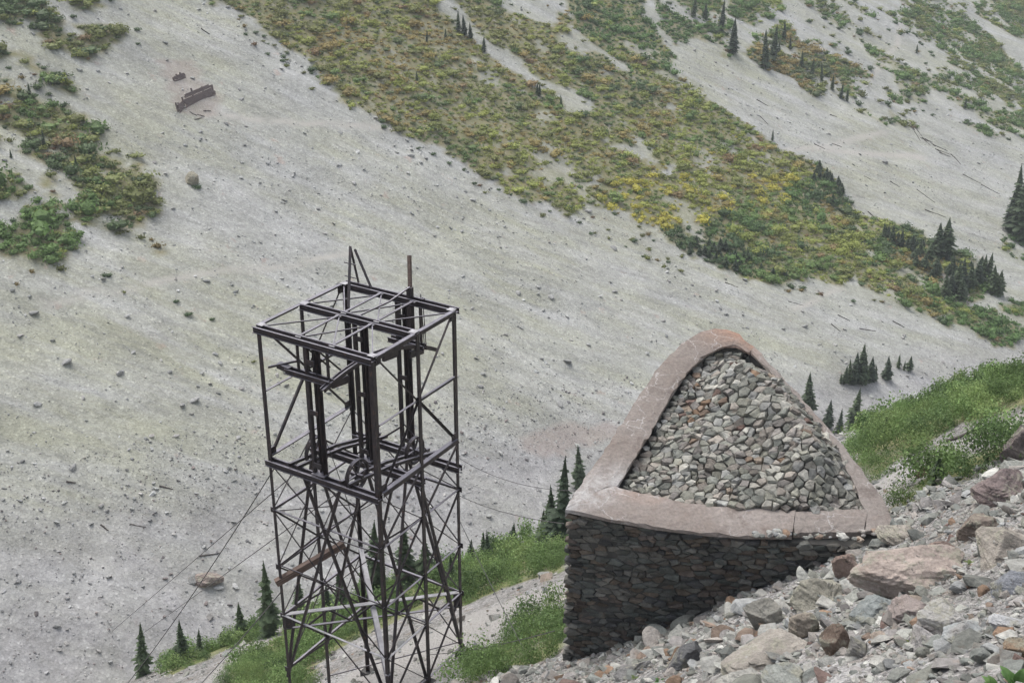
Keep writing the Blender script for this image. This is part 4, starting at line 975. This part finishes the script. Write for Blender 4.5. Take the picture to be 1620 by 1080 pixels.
dense = dn > .18
V, Fs, C = scatter_leaf(FARB, r_v.integers(0, 6, N)[dense], np.stack([gx, gy, gz - .1], -1)[dense], (np.stack([sz, sz, sz * hgt], -1) * 1.05)[dense], r_v.uniform(0, 6.28, N)[dense], cl[dense])
o = link('shrub_cover', mesh_np('shrub_cover', V, Fs, C), M['leaf']); tag(o, 'dense olive, green and ochre shrubs covering strips of the far slope', 'shrubs', kind='stuff')
print('far shrubs', dense.sum(), 'single', (~dense).sum())
# single shrubs on bare scree, each a thing
def shrub_mesh(i, c):
    V, f, vf, cV, cF = FARB[i % 6]; c = np.asarray(c); C = np.concatenate([c[None] * vf[:, None], np.repeat(c[None] * .8, len(cV), 0)])
    me = mesh_np('shrub', np.concatenate([V, cV]), [f, cF + len(V)], C); me.materials.append(M['leaf']); return me
SPOTS = [(1270, 20, 'near the top edge, right of the tall conifers'), (1350, 20, 'on the streaked scree at the top'), (1400, 60, 'beside the pale path near the top'), (1330, 70, 'on the smooth pale scree below the top edge'), (1390, 120, 'by the fork of the pale path'), (1440, 130, 'between the path and the steep shrub band'),
         (1480, 160, 'below the steep shrub band'), (1540, 180, 'on the lower right scree'), (1600, 200, 'at the right picture edge'), (1430, 190, 'just above the log pile'), (1370, 175, 'at the foot of the ochre shrubs'), (1310, 110, 'above the dark conifer band'), (1500, 200, 'above the log strewn scree'),
         (1560, 60, 'on the pale chute at the far right'), (760, 60, 'in the narrow bare gully'), (850, 20, 'on the stony patch near the top'), (900, 90, 'beside the upper green thicket'), (900, 155, 'at the lower end of the gully'), (990, 230, 'in the small gap amid the ochre shrubs'), (1060, 270, 'by the short trail in the strip'), (700, 10, 'at the head of the bare gully'), (1100, 60, 'above the right scree chute'),
         (940, 360, 'right below the notch'), (1000, 385, 'in the middle of the stony feather'), (1050, 410, 'lowest on the stony feather'), (1160, 440, 'under the dark lower edge of the strip'), (1300, 465, 'near the lower right end of the strip'),
         (400, 60, 'near the top'), (440, 85, 'left of the strip corner'), (490, 115, 'at the first bulge of the edge'), (540, 140, 'at the second bulge of the edge'), (600, 190, 'by the upper trail'), (720, 258, 'halfway down the edge'), (800, 300, 'near the notch'), (850, 320, 'just left of the notch'),
         (40, 40, 'in the top left corner'), (120, 90, 'between the two upper patches'), (60, 230, 'between the middle and lowest patches'), (150, 180, 'at the right fringe of the middle patch'), (200, 300, 'at the lower fringe of the middle patch'), (30, 400, 'below the lowest patch'), (180, 350, 'near the lower tip')]
SHM = [shrub_mesh(i, c) for i, c in enumerate((OL * .8, DG * 1.2, OL, YG * .7, DG, OR * .8, RD * .8))]
HUE = ['olive brown', 'dark green', 'olive', 'yellow-green', 'deep green', 'ochre', 'reddish']
def shrub(px_, py_, wpx, mi, label, group=None, p=None):
    if label.count('%s'):
        q = (px_, py_) if p is None else [float(v) for v in proj(np.array(p))]
        near_ = min(SPOTS, key=lambda t: (t[0] - q[0]) ** 2 + (t[1] - q[1]) ** 2)[2]
        sm = (wpx if p is None else wpx * 20); label = label % ('tiny' if sm < 11 else 'small' if sm < 14.5 else 'medium' if sm < 18.5 else 'large', HUE[mi % 7], near_)
    if p is None: p, t = hit(px_, py_ + wpx * .25, h_far, 60); s_ = wpx * t / FPX / 2 * 1.0
    else: s_ = wpx
    o = link('shrub', SHM[mi % len(SHM)], None, None, Vector(p) - Vector((0, 0, .08))); o.scale = (s_, s_, s_ * r_v.uniform(.75, 1.05)); o.rotation_euler = (0, 0, r_v.uniform(0, 6.28)); return tag(o, label, 'shrub', group)
g1 = 'round shrubs alone on the left scree'
for a in ((277, 474, 16, 1, 'round dark shrub, upper left of three in a row left of the tower'), (296, 493, 21, 1, 'round dark shrub, largest and middle of three in a row left of the tower'), (334, 502, 14, 1, 'round dark shrub, rightmost of three in a row left of the tower'),
          (172, 431, 22, 4, 'low dark green shrub alone above the faint left trail'), (196, 459, 11, 2, 'small olive shrub touching the faint left trail'), (26, 446, 15, 5, 'small brownish shrub near the left picture edge below the green patch'),
          (402, 569, 10, 3, 'small bright green shrub right beside the top left of the tower'), (313, 291, 24, 1, 'dark green shrub tucked under the lone yellowish boulder'), (240, 287, 40, 0, 'wide brownish green shrub at the edge of the left shrub patch'),
          (250, 384, 27, 5, 'brown shrub at the lower right tip of the left shrub patch'), (218, 43, 18, 1, 'round green shrub right of the upper left shrub patch'), (217, 67, 12, 1, 'small round shrub below another right of the upper left shrubs'),
          (829, 314, 22, 1, 'dark round shrub on scree just below the main shrub strip'), (1076, 425, 14, 2, 'small olive shrub alone on scree below the right part of the strip'), (1253, 451, 18, 4, 'dark green shrub hanging below the lower strip edge'),
          (935, 366, 14, 1, 'small dark shrub alone below the notch of the main strip'), (1002, 378, 17, 1, 'dark shrub in the stony feathered edge below the notch'), (604, 188, 18, 1, 'dark shrub beside a pale rock at the strip edge'), (96, 420, 26, 0, 'brown-green shrub below the lowest left patch'), (50, 427, 16, 5, 'drab shrub left of the brown-green shrub below the left patch')): shrub(*a)
for a in ((389, 52, 13, 1), (424, 83, 14, 1), (433, 69, 12, 0), (449, 87, 16, 1), (454, 101, 13, 1), (481, 112, 14, 0), (491, 107, 22, 1), (518, 118, 14, 5), (521, 131, 12, 0), (540, 126, 14, 1), (552, 160, 14, 1), (710, 255, 14, 1), (766, 273, 18, 1), (808, 306, 10, 1), (853, 318, 9, 1)): shrub(*a, '%s round %s shrub edging the strip, %s', 'round shrubs fringing the main strip')
for a in ((961, 361, 10, 2), (990, 388, 9, 1), (1025, 404, 20, 3), (1040, 409, 13, 5), (1056, 407, 12, 0), (1015, 370, 14, 0), (973, 336, 14, 1), (1027, 392, 14, 3)): shrub(*a, '%s %s shrub among stones, %s', 'shrubs below the strip notch')
for k in np.where(~dense)[0][::max(1, (~dense).sum() // 240)][:240]:
    px_, py_ = proj(np.array([gx[k], gy[k], gz[k]])); 
    if px_ > 1200: lab, gr = '%s %s shrub %s', 'shrubs dotted over the upper right scree'
    elif px_ > 640: lab, gr = '%s %s shrub %s', 'shrubs in the stony gaps'
    elif px_ < 330: lab, gr = '%s %s shrub on bare ground %s', 'shrubs in the left patches'
    else: lab, gr = '%s round %s shrub edging the strip, %s', 'round shrubs fringing the main strip'
    shrub(0, 0, r_v.uniform(.45, .85), int(r_v.integers(0, 7)), lab, gr, (gx[k], gy[k], gz[k]))
r_q = np.random.default_rng(321); cnt = 0
for _ in range(4000):                                              # larger shrubs spotted over the upper right scree
    a, b_ = r_q.uniform(1240, 1640), r_q.uniform(-20, 245)
    if inpoly(np.array([a]), np.array([b_]), V_RIGHT_SPARSE)[0] and cnt < 95:
        shrub(a, b_, r_q.uniform(9, 22), int(r_q.choice([0, 1, 2, 3, 4])), '%s %s shrub %s', 'shrubs dotted over the upper right scree'); cnt += 1

# ------------------------------------------------------------------ conifers
def conifer(seed, levels=17, per=9, slim=.17):
    """unit-height tree: trunk (V,F) and crown of drooping sprays (V,F,factors)"""
    r = np.random.default_rng(seed); V, Fs, vf = [], [], []
    for k in range(levels):
        t = k / (levels - 1); h = .06 + .93 * t ** .95; R0 = slim * ((1 - t) ** .85 + .035) * r.uniform(.8, 1.18)
        if t < .12: R0 *= .75
        for j in range(per if t < .8 else 5):
            if r.random() < .07: continue
            a = 2 * math.pi * (j + r.uniform(-.35, .35)) / per + k * 1.1; L = R0 * r.uniform(.65, 1.2); dr = L * r.uniform(.25, .6) * (1 - .5 * t); d = np.array([math.cos(a), math.sin(a), 0]); s_ = np.array([-d[1], d[0], 0]); wd = L * r.uniform(.26, .4)
            b0 = np.array([0, 0, h]); m = b0 + d * L * .55 + EZ * (-dr * .35); e = b0 + d * L - EZ * dr
            q = [b0 + EZ * .012, m + s_ * wd - EZ * .2 * wd, e + s_ * wd * .35, e - s_ * wd * .35, m - s_ * wd - EZ * .2 * wd, m + EZ * .012]
            n = len(V); V += q; Fs += [(n, n + 1, n + 5, n + 5), (n + 1, n + 2, n + 5, n + 5), (n + 2, n + 3, n + 5, n + 5), (n + 3, n + 4, n + 5, n + 5), (n + 4, n, n + 5, n + 5)]; vf += [r.uniform(.7, 1.35)] * 6
    F3 = np.array(Fs)[:, :3]; V = np.array(V)
    # inner mass so that the middle of the tree is closed
    n = 8; c = []
    for z, q in ((.1, .45), (.4, .34), (.75, .2), (.98, .02)):
        for j in range(n): a = 2 * math.pi * j / n; c.append((slim * q * (1 - 0) * math.cos(a) * 1.1, slim * q * math.sin(a) * 1.1, z))
    cf = [(l * n + j, l * n + (j + 1) % n, (l + 1) * n + (j + 1) % n, (l + 1) * n + j) for l in range(3) for j in range(n)]
    T = []; 
    for z, q in ((-.06, .018), (.5, .011), (.99, .002)):
        for j in range(6): a = math.pi * j / 3; T.append((q * math.cos(a), q * math.sin(a), z))
    tf = [(l * 6 + j, l * 6 + (j + 1) % 6, (l + 1) * 6 + (j + 1) % 6, (l + 1) * 6 + j) for l in range(2) for j in range(6)]
    return V, F3, np.array(vf), np.array(c), np.array(cf), np.array(T), np.array(tf)
NEEDLE = [np.array((.078, .110, .060)), np.array((.095, .132, .068)), np.array((.068, .095, .060))]
CON = []
for i in range(7):
    V, F3, vf, cV, cF, T_, tf = conifer(700 + i, 17 + i % 3, 8 + i % 2, (.17, .14, .20, .15, .18, .13, .22)[i]); c = NEEDLE[i % 3]
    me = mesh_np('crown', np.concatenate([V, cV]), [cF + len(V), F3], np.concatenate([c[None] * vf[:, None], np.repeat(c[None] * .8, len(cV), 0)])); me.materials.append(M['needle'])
    tm = mesh_np('trunk', T_, [tf], None, True); tm.materials.append(M['bark']); CON.append((me, tm))
r_c = np.random.default_rng(55)
def tree(x, ytop, ybase, label, H, k=None, group=None, wide=1.):
    p, t = hit(x, ybase, H, 30 if H is h_near else 70)
    for _ in range(14):
        if H is h_near and t > 92: ybase += 3; p, t = hit(x, ybase, H, 30)
    if H is h_far: wide *= 1.25
    hm = (ybase - ytop) * t / FPX / math.cos(math.atan2(-ray(x, ybase)[2], ray(x, ybase)[1])) 
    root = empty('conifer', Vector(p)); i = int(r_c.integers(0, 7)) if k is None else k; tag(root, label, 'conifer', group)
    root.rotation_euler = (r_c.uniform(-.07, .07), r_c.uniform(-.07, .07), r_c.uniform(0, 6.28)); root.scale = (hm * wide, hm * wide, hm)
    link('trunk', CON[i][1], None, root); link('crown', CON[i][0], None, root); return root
gN = 'conifers on the near hillside'
for a in ((227, 990, 1047, 'small conifer, leftmost of the row below the scree at lower left', 1), (289, 982, 1036, 'small slim conifer, second from the left in the lower left row', 3), (316, 995, 1024, 'tiny conifer right beside the second small one at lower left', 1), (382, 955, 1003, 'small conifer left of the tall one beside the tower', 4), (402, 974, 998, 'tiny conifer between a small one and the tall one left of the tower', 3),
          (428, 897, 1006, 'tall dark conifer touching the left edge of the tower', 1), (473, 917, 955, 'small conifer seen through the left bay of the tower', 4), (545, 905, 985, 'dark conifer seen through the tower behind the timber beam', 0), (520, 925, 985, 'small dark conifer inside the tower outline below the timber beam', 2), (592, 830, 920, 'conifer seen through the tower behind its front leg', 3), (644, 826, 915, 'tall conifer behind the right half of the tower', 3), (674, 852, 920, 'broad conifer behind the right tower leg', 6),
          (715, 885, 930, 'dark conifer in the bushes just inside the right tower leg', 0), (743, 862, 892, 'small conifer right of the tower, left of a close pair', 2), (763, 851, 888, 'small conifer right of the tower, taller of a close pair', 1), (773, 846, 888, 'slim conifer right of the tower, right one of a close pair', 5), (809, 836, 872, 'small lone conifer midway between tower and barrier', 2),
          (856, 806, 868, 'slim conifer leftmost of the cluster at the barrier corner', 3), (877, 768, 870, 'slim conifer between two others at the barrier corner', 5), (866, 778, 866, 'conifer left of the barrier, shorter one beside the tallest', 0), (887, 729, 872, 'tallest slim conifer beside the left corner of the barrier', 5)):
    tree(a[0], a[1] - (9 if 700 < a[0] < 830 else 0), a[2], a[3], h_near, a[4], gN, 1.2)
for a in ((918, 704, 775, 'conifer peeping up behind the left coping of the barrier', 3), (1277, 588, 655, 'conifer rising just right of the barrier nose', 0), (1309, 632, 676, 'small conifer right of the barrier, left of the tall slim one', 2), (1327, 645, 686, 'slim small conifer between two others right of the barrier', 5), (1349, 612, 680, 'tallest conifer right of the barrier', 4), (1384, 643, 668, 'short bushy conifer right of the tallest one by the barrier', 6)):
    tree(a[0], a[1], a[2], a[3], h_far, a[4], 'conifers in the gully behind the barrier')
for a in ((1400, 657, 688, 'small conifer on the green crest right of the barrier, left of a pair', 0), (1411, 668, 693, 'small conifer on the green crest, right of a pair', 2), (1440, 624, 645, 'tiny conifer on the crest of the bright green slope', 3), (1452, 621, 642, 'tiny conifer right beside another on the bright green crest', 1), (1597, 573, 604, 'lone conifer on the green crest at the right edge', 0), (1481, 716, 766, 'bushy dark conifer standing among bright bushes uphill of the barrier', 6), (1560, 712, 735, 'tiny conifer in the bushes at right above the rubble', 4)):
    tree(a[0], a[1], a[2], a[3], h_near, a[4], gN, 1.15)
gV = 'clump of conifers on the valley floor'
for n, (x, a, b_) in enumerate(((1336, 578, 606), (1344, 568, 606), (1352, 558, 606), (1360, 545, 606), (1368, 560, 605), (1376, 562, 603), (1384, 578, 602), (1330, 590, 606), (1348, 585, 608))):
    tree(x, a, b_, 'conifer in the valley clump, ' + ('leftmost of the tall ones', 'second tall one from the left', 'third tall one from the left', 'the tallest', 'right neighbour of the tallest', 'second right of the tallest', 'short one at the right end', 'shortest at the left end', 'short one in front')[n], h_far, n % 3, gV, 1.1)
for x, a, b_, l in ((1403, 562, 600, 'slim lone conifer right of the valley clump'), (1421, 559, 581, 'small conifer set back right of the slim lone valley one'), (1438, 562, 585, 'small bushy conifer rightmost in the valley group'), (1430, 570, 585, 'stubby conifer beside the rightmost valley one')): tree(x, a, b_, l, h_far, None, gV, 1.1)
for n, (x, a, b_) in enumerate(((1605, 262, 368), (1614, 275, 378), (1624, 285, 384), (1598, 300, 365), (1638, 270, 390))):
    tree(x, a, b_, ('tallest conifer of the dark group at the right edge', 'second conifer of the dark group at the right edge', 'conifer cut by the right picture edge', 'short conifer left of the dark group at the right edge', 'conifer behind the dark group at the right edge')[n], h_far, (1, 0, 3, 2, 4)[n], 'conifers at the right edge')
gS = 'conifers at the lower end of the shrub strip'
L_ = [(1484, 352, 402), (1494, 345, 404), (1502, 425, 468), (1512, 415, 466), (1523, 408, 458), (1534, 414, 455), (1545, 410, 450), (1553, 402, 446), (1561, 400, 448), (1570, 420, 464), (1578, 426, 466), (1520, 440, 474), (1495, 430, 470), (1470, 385, 412), (1455, 378, 405), (1440, 372, 400), (1425, 362, 392), (1410, 356, 385), (1398, 352, 378), (1462, 400, 425), (1480, 405, 432), (1448, 395, 420), (1506, 400, 430)]
D_ = ['left one of the tall pair above the others', 'right one of the tall pair above the others', 'in front of the reddish bank', 'second from the left above the reddish bank', 'third above the reddish bank', 'middle of the row above the reddish bank', 'left of the tallest on the bank', 'tallest on the bank', 'right neighbour of the tallest on the bank', 'leaning down the right side of the bank', 'rightmost on the bank', 'low on the bank front', 'low left of the bank', 'just left of the tall pair', 'second left of the tall pair', 'third left of the tall pair', 'in the middle of the leftward string', 'second from the left end of the string', 'at the left end of the string', 'below the string, left one', 'below the tall pair', 'below the string, middle', 'between the tall pair and the bank']
for (x, a, b_), dsc in zip(L_, D_): tree(x, a, b_, 'dark conifer by the strip end, ' + dsc, h_far, None, gS, 1.45)
gU = 'conifers on the upper slope'
U_ = [(1141, 0, 50), (1159, 30, 84), (1097, -8, 26), (1115, 5, 30), (1210, 48, 108), (1222, 40, 97), (1240, 33, 62), (1526, 155, 172), (1232, 62, 84), (1250, 56, 78), (725, 18, 50), (735, 24, 56), (745, 36, 62), (765, 58, 82), (675, 48, 66), (705, 45, 62), (849, 130, 150), (853, 133, 152), (888, 150, 166), (660, 112, 130), (1222, 205, 222), (1300, 100, 128), (1316, 118, 142), (1330, 130, 156), (1284, 92, 120), (1268, 80, 108), (1340, 140, 160), (1450, 70, 84), (70, 205, 235), (122, 245, 266), (165, 280, 297), (47, 130, 150), (18, 235, 250)]
DU = ['tall one at the top, left of the scree chute head', 'tall slim one at the head of the right scree chute', 'at the top edge left of the chute head', 'small one at the top near the chute head', 'first tall one in the dark band right of the chute', 'second tall one in the dark band', 'standing clear above the dark band', 'lone tiny one among shrubs at right', 'short one inside the dark band', 'short one near the top of the dark band', 'first of three beside the bare gully', 'second of three beside the bare gully', 'third of three beside the bare gully', 'pointed one lower beside the bare gully', 'small one left of the bare gully', 'small one close left of the gully trio', 'left of a tiny pair at the gully foot', 'right of a tiny pair at the gully foot', 'tiny one below the gully foot', 'tiny one in the ochre shrubs', 'tiny one at the tip of the strip edge', 'in the middle of the dark band', 'right of the middle of the dark band', 'near the lower end of the dark band', 'left of the middle of the dark band', 'near the upper end of the dark band', 'at the lowest tip of the dark band', 'tiny one on the steep shrub band', 'largest in the left shrub patch', 'in the right half of the left shrub patch', 'lowest in the left shrub patch', 'near the top of the left shrub patch', 'at the left edge by the lowest shrub patch']
for (x, a, b_), dsc in zip(U_, DU): tree(x, a, b_, 'far conifer, ' + dsc, h_far, None, gU)

rk = np.random.default_rng(8); nk = 0
EDGE = [(1070, 385), (1100, 378), (1150, 395), (1200, 415), (1245, 428), (1240, 442), (1190, 436), (1120, 418), (1085, 405)]; ENDP = [(1385, 352), (1430, 372), (1480, 398), (1545, 415), (1578, 440), (1560, 462), (1500, 470), (1470, 440), (1420, 400), (1390, 375)]; UPE = [(1275, 265), (1300, 268), (1335, 300), (1342, 330), (1310, 325), (1290, 300)]; MIDE = [(945, 110), (1000, 120), (1030, 170), (1040, 215), (1000, 205), (960, 165)]
for poly, where, num in ((EDGE, 'small dark conifer in the thicket along the lower strip edge', 26), (ENDP, 'small dark conifer filling the thicket at the lower right strip end', 34), (UPE, 'small dark conifer in the thicket on the upper strip edge above the right scree', 16)):
    c_ = 0
    while c_ < num:
        a, b_ = rk.uniform(940, 1590), rk.uniform(100, 475)
        if inpoly(np.array([a]), np.array([b_]), poly)[0]: tree(a, b_ - rk.uniform(10, 18), b_, where, h_far, int(rk.choice([2, 6])), where.split(' in the ')[-1] + ' conifers', 1.7); c_ += 1
# ------------------------------------------------------------------ willow bushes and low plants on the near hillside
BUSH = [shrub_base(800 + i, 480, .075, .75, False, 1.3) for i in range(5)] + [shrub_base(820 + i, 1300, .042, .75, False, 1.3) for i in range(5)]
r_b = np.random.default_rng(31)
def near_scatter(name, label, cat, spacing, keepp, smin, smax, hfac, base, pal, seed):
    r = np.random.default_rng(seed); gx, gy = np.meshgrid(np.arange(-36, 36, spacing), np.arange(26, 78, spacing)); gx = (gx + r.uniform(-.5, .5, gx.shape) * spacing).ravel(); gy = (gy + r.uniform(-.5, .5, gy.shape) * spacing).ravel(); gz = h_near(gx, gy)
    m = fbm(gx / 3, gy / 3, seed, 2); k = (near_density(gx, gy, gz) > .5) & (r.random(len(gx)) < keepp) & (m > .28); k &= ~inpoly(gx, gy, cen + (ring - cen) * 1.1); gx, gy, gz, m = gx[k], gy[k], gz[k], m[k]; N = len(gx)
    sz = r.uniform(smin, smax, N) * (.75 + m); c = np.array(pal)[r.integers(0, len(pal), N)] * r.uniform(.75, 1.3, (N, 1))
    V, Fs, C = scatter_leaf(base, r.integers(0, 4, N) + (5 if len(base) > 5 else 0) * (gy < 50), np.stack([gx, gy, gz - .08], -1), np.stack([sz, sz, sz * hfac * r.uniform(.8, 1.25, N)], -1), r.uniform(0, 6.28, N), c)
    o = link(name, mesh_np(name, V, Fs, C), M['leaf']); tag(o, label, cat, kind='stuff'); print(name, N); return o
near_scatter('willow_thicket', 'bright green leafy bushes in thickets on the near hillside', 'bushes', .9, .85, .40, .88, 1.2, BUSH, [(.175, .26, .092), (.145, .22, .078), (.21, .285, .105), (.115, .18, .068)], 5)
TUFT = [shrub_base(850 + i, 46, .10, .7, False, .5) for i in range(4)]
near_scatter('low_plants', 'low green and yellowish plants between the hillside bushes', 'plants', .55, .6, .22, .5, .7, TUFT, [(.24, .28, .115), (.19, .24, .095), (.29, .29, .14), (.16, .21, .085)], 6)
# weeds sprouting in the rubble
def weed(px_, py_, label, n, ln, wd, c, seed, lift=.9):
    r = np.random.default_rng(seed); p = hit(px_, py_, h_near)[0]; V, Fs, C = [], [], []
    for k in range(n):
        a = r.uniform(0, 6.28); e = r.uniform(.35, lift); d = np.array([math.cos(a) * math.cos(e), math.sin(a) * math.cos(e), math.sin(e)]); s_ = np.cross(d, EZ); s_ /= np.linalg.norm(s_); L = ln * r.uniform(.7, 1.15); n0 = len(V); nn = np.cross(s_, d); f = r.uniform(.7, 1.3)
        for t, w_ in ((0, .12), (.3, .8), (.55, 1), (.8, .6), (1, .03)):
            b0 = d * L * t - EZ * L * .35 * t * t
            V += [b0 - s_ * wd * w_ + nn * wd * .3 * w_, b0, b0 + s_ * wd * w_ + nn * wd * .3 * w_]; C += [np.array(c) * f] * 3
        for q in range(4):
            for j in range(2): i0 = n0 + q * 3 + j; Fs.append((i0, i0 + 1, i0 + 4, i0 + 3))
    o = link('leafy_plant', mesh_np('leafy_plant', np.array(V), [np.array(Fs)], np.array(C)), M['leaf'], None, Vector(p)); return tag(o, label, 'plant')
weed(1608, 1092, 'broad-leaved bright green plant cut by the lower right corner', 16, .42, .07, (.10, .19, .055), 1, 1.3)
weed(1575, 1095, 'smaller leafy green plant left of the broad-leaved one at the bottom', 10, .3, .05, (.11, .19, .06), 2, 1.2)
weed(990, 1062, 'tiny green weed at the foot of the dark wall', 9, .12, .025, (.12, .19, .06), 3)
weed(1005, 1072, 'pale green weed beside the tiny one at the bottom', 8, .12, .025, (.17, .22, .09), 4)
weed(1044, 1078, 'bright green weed at the bottom edge below the dark slate block', 9, .14, .03, (.08, .17, .05), 5)
weed(1440, 1018, 'small brownish green weed beside the pale grey block', 9, .14, .025, (.15, .17, .07), 6)
weed(1535, 892, 'yellow-green weed between the largest boulder and the right edge boulder', 10, .15, .03, (.17, .22, .08), 7)

# ------------------------------------------------------------------ fallen logs
def log(px0, py0, px1, py1, label, group=None, th=.08, H=h_far, mat='log', lift=.06):
    a, b_ = hit(px0, py0, H, 30)[0], hit(px1, py1, H, 30)[0]; d, s, u, L = frame_of(a, b_); n = 7; V, Fs = [], []; r = np.random.default_rng(int(px0 * 7 + py0)); rr = th * r.uniform(.8, 1.25)
    for k in range(9):
        t = k / 8; c = np.array([L * t, r.normal(0, .02), r.normal(0, .015)])
        for j in range(n): q = 2 * math.pi * j / n; V.append(c + np.array([0, math.cos(q), math.sin(q)]) * rr * (1.1 - .6 * t) * r.uniform(.85, 1.1))
    for k in range(8):
        for j in range(n): Fs.append((k * n + j, k * n + (j + 1) % n, (k + 1) * n + (j + 1) % n, (k + 1) * n + j))
    V += [np.array([0, 0, 0]), np.array([L, 0, 0])]; F3 = [(j, 9 * n, (j + 1) % n) for j in range(n)] + [(8 * n + j, 8 * n + (j + 1) % n, 9 * n + 1) for j in range(n)]
    o = link('fallen_log', mesh_np('fallen_log', np.array(V), [np.array(Fs), np.array(F3)], None, False), M[mat]); a = a + EZ * lift
    o.matrix_world = Matrix(((d[0], s[0], u[0], a[0]), (d[1], s[1], u[1], a[1]), (d[2], s[2], u[2], a[2]), (0, 0, 0, 1))); return tag(o, label, 'log', group)
gL = 'fallen logs on the scree'
for a in ((1197, 158, 1215, 168, 'grey log high on the right scree chute, upper one of two'), (1200, 182, 1215, 197, 'grey log high on the right scree chute, lower one of two'), (1288, 228, 1305, 236, 'log just above the faint crossing trail, left one of two'), (1315, 227, 1332, 233, 'log just above the faint crossing trail, right one of two'), (1313, 182, 1324, 185, 'short dark log alone below the ochre shrubs'),
          (1367, 279, 1379, 285, 'short thick log in the middle of the right scree'), (1408, 287, 1423, 296, 'log right of the short thick one on the right scree'), (1450, 300, 1479, 321, 'long log pointing down at the foot of the right scree'), (1523, 276, 1552, 291, 'upper of two long logs in line near the right edge'), (1552, 292, 1582, 308, 'lower of two long logs in line near the right edge'), (1463, 332, 1496, 344, 'brown log above the pair of tall conifers'), (1373, 335, 1392, 351, 'slanting log right of the dark shrubs at the strip edge'),
          (1147, 447, 1168, 455, 'dark log on scree under the dark strip edge'), (1247, 477, 1272, 484, 'forked-looking log below the strip, above the barrier'), (1315, 513, 1330, 525, 'slanting log right of the barrier nose on scree'), (1412, 508, 1431, 518, 'grey log near the stream on the right'), (1325, 498, 1345, 508, 'thin grey log on the scree midway to the stream'), (1360, 520, 1385, 524, 'thin log lying level above the valley conifers'),
          (205, 830, 231, 834, 'thin dark log on the left valley floor'), (315, 880, 348, 875, 'dark log on the valley floor above the reddish slab'), (252, 769, 274, 774, 'pale log near the top of the left valley floor'), (160, 830, 172, 840, 'short dark stick left of the thin dark log'), (105, 762, 120, 764, 'short stick far left on the valley floor'), (318, 46, 332, 55, 'dark stick on the upper scree above the ruin')):
    log(*a, gL)
rp = np.random.default_rng(4); ways = ['uppermost', 'second from the top', 'third from the top', 'fourth from the top', 'fifth from the top', 'upper middle', 'middle', 'lower middle', 'sixth from the bottom', 'fifth from the bottom', 'fourth from the bottom', 'third from the bottom', 'second from the bottom', 'lowest']
for k in range(14):
    t = k / 13; x = 1436 + 72 * t + rp.uniform(-8, 8); y = 200 + 54 * t + rp.uniform(-6, 6); a = rp.uniform(.2, 1.0); l = rp.uniform(6, 13)
    log(x - l * math.cos(a), y - l * math.sin(a), x + l * math.cos(a), y + l * math.sin(a), 'weathered log in the strewn pile on the right scree, ' + ways[k], 'log pile on the right scree', .09)
log(1497, 701, 1578, 672, 'long dark log lying above the rubble at the right', None, .07, h_near, 'log', .1)
cable('thin pale cable lying over the boulders at the right edge', hit(1528, 790, h_near)[0] + EZ * .1, hit(1640, 748, h_near)[0] + EZ * .25, -.1, .014)

# ------------------------------------------------------------------ timber ruin on the upper left scree
def ruin(label, pA, pB, hgt, rows, seed, lean=.25, back=None):
    a, b_ = hit(*pA, h_far, 60)[0], hit(*pB, h_far, 60)[0]; r = np.random.default_rng(seed); root = empty('ruined_timber_wall', Vector(a)); tag(root, label, 'ruin')
    d = b_ - a; L = np.linalg.norm(d[:2]); dd = d / np.linalg.norm(d); nrm = np.cross(dd, EZ); nrm /= np.linalg.norm(nrm); upv = EZ + nrm * -lean; upv /= np.linalg.norm(upv)
    for k in range(rows):
        z = hgt * (k + .5) / rows; c0, c1 = r.uniform(0, .12), 1 - r.uniform(0, .22) * (k / rows); p0, p1 = a + d * c0 + upv * (z - .3) + EZ * r.normal(0, .04), a + d * c1 + upv * (z - .3) + EZ * r.normal(0, .05)
        part('plank', *boxes(p0, p1, [(-.05, .05, -hgt / rows * .49, hgt / rows * .49)], upv), M['ruin'], root)
    for t in (.04, .36, .68, .97): p = a + d * t - nrm * .12; part('post', *boxes(p - EZ * .6, p + upv * (hgt + r.uniform(-.7, .1)), [(-.09, .09, -.09, .09)], dd), M['ruin'], root)
    return root
ruin('larger ruined retaining wall of dark planks on the upper left scree', (292, 172), (342, 150), 2.1, 7, 1)
ruin('short broken plank panel at the left foot of the larger ruin', (284, 178), (293, 170), 1.3, 4, 2)
ruin('small ruined plank wall just above left of the larger ruin', (276, 129), (294, 122), 1.0, 4, 3)
for k, (x, y) in enumerate(((300, 178), (312, 182), (322, 176), (308, 190))): log(x, y, x + 12, y + 6 - 3 * k, 'loose plank spilled below the larger ruin, ' + ('leftmost', 'middle', 'rightmost', 'lowest')[k], 'planks below the ruin', .09)

# ------------------------------------------------------------------ thin mountain air
HZ = np.array([(x, y, z) for x in (-470, 570) for y in (-60, 820) for z in (-130, 330)], float)
haze = link('haze', mesh_np('haze', HZ, [BOXF])); hm_ = bpy.data.materials.new('haze_air'); hm_.use_nodes = True; t_ = hm_.node_tree; t_.nodes.remove(t_.nodes['Principled BSDF'])
pv = t_.nodes.new('ShaderNodeVolumePrincipled'); pv.inputs['Color'].default_value = (.86, .90, .95, 1); pv.inputs['Density'].default_value = .00045; pv.inputs['Anisotropy'].default_value = .3
t_.links.new(pv.outputs[0], t_.nodes['Material Output'].inputs['Volume']); haze.data.materials.append(hm_); haze['kind'] = 'stuff'
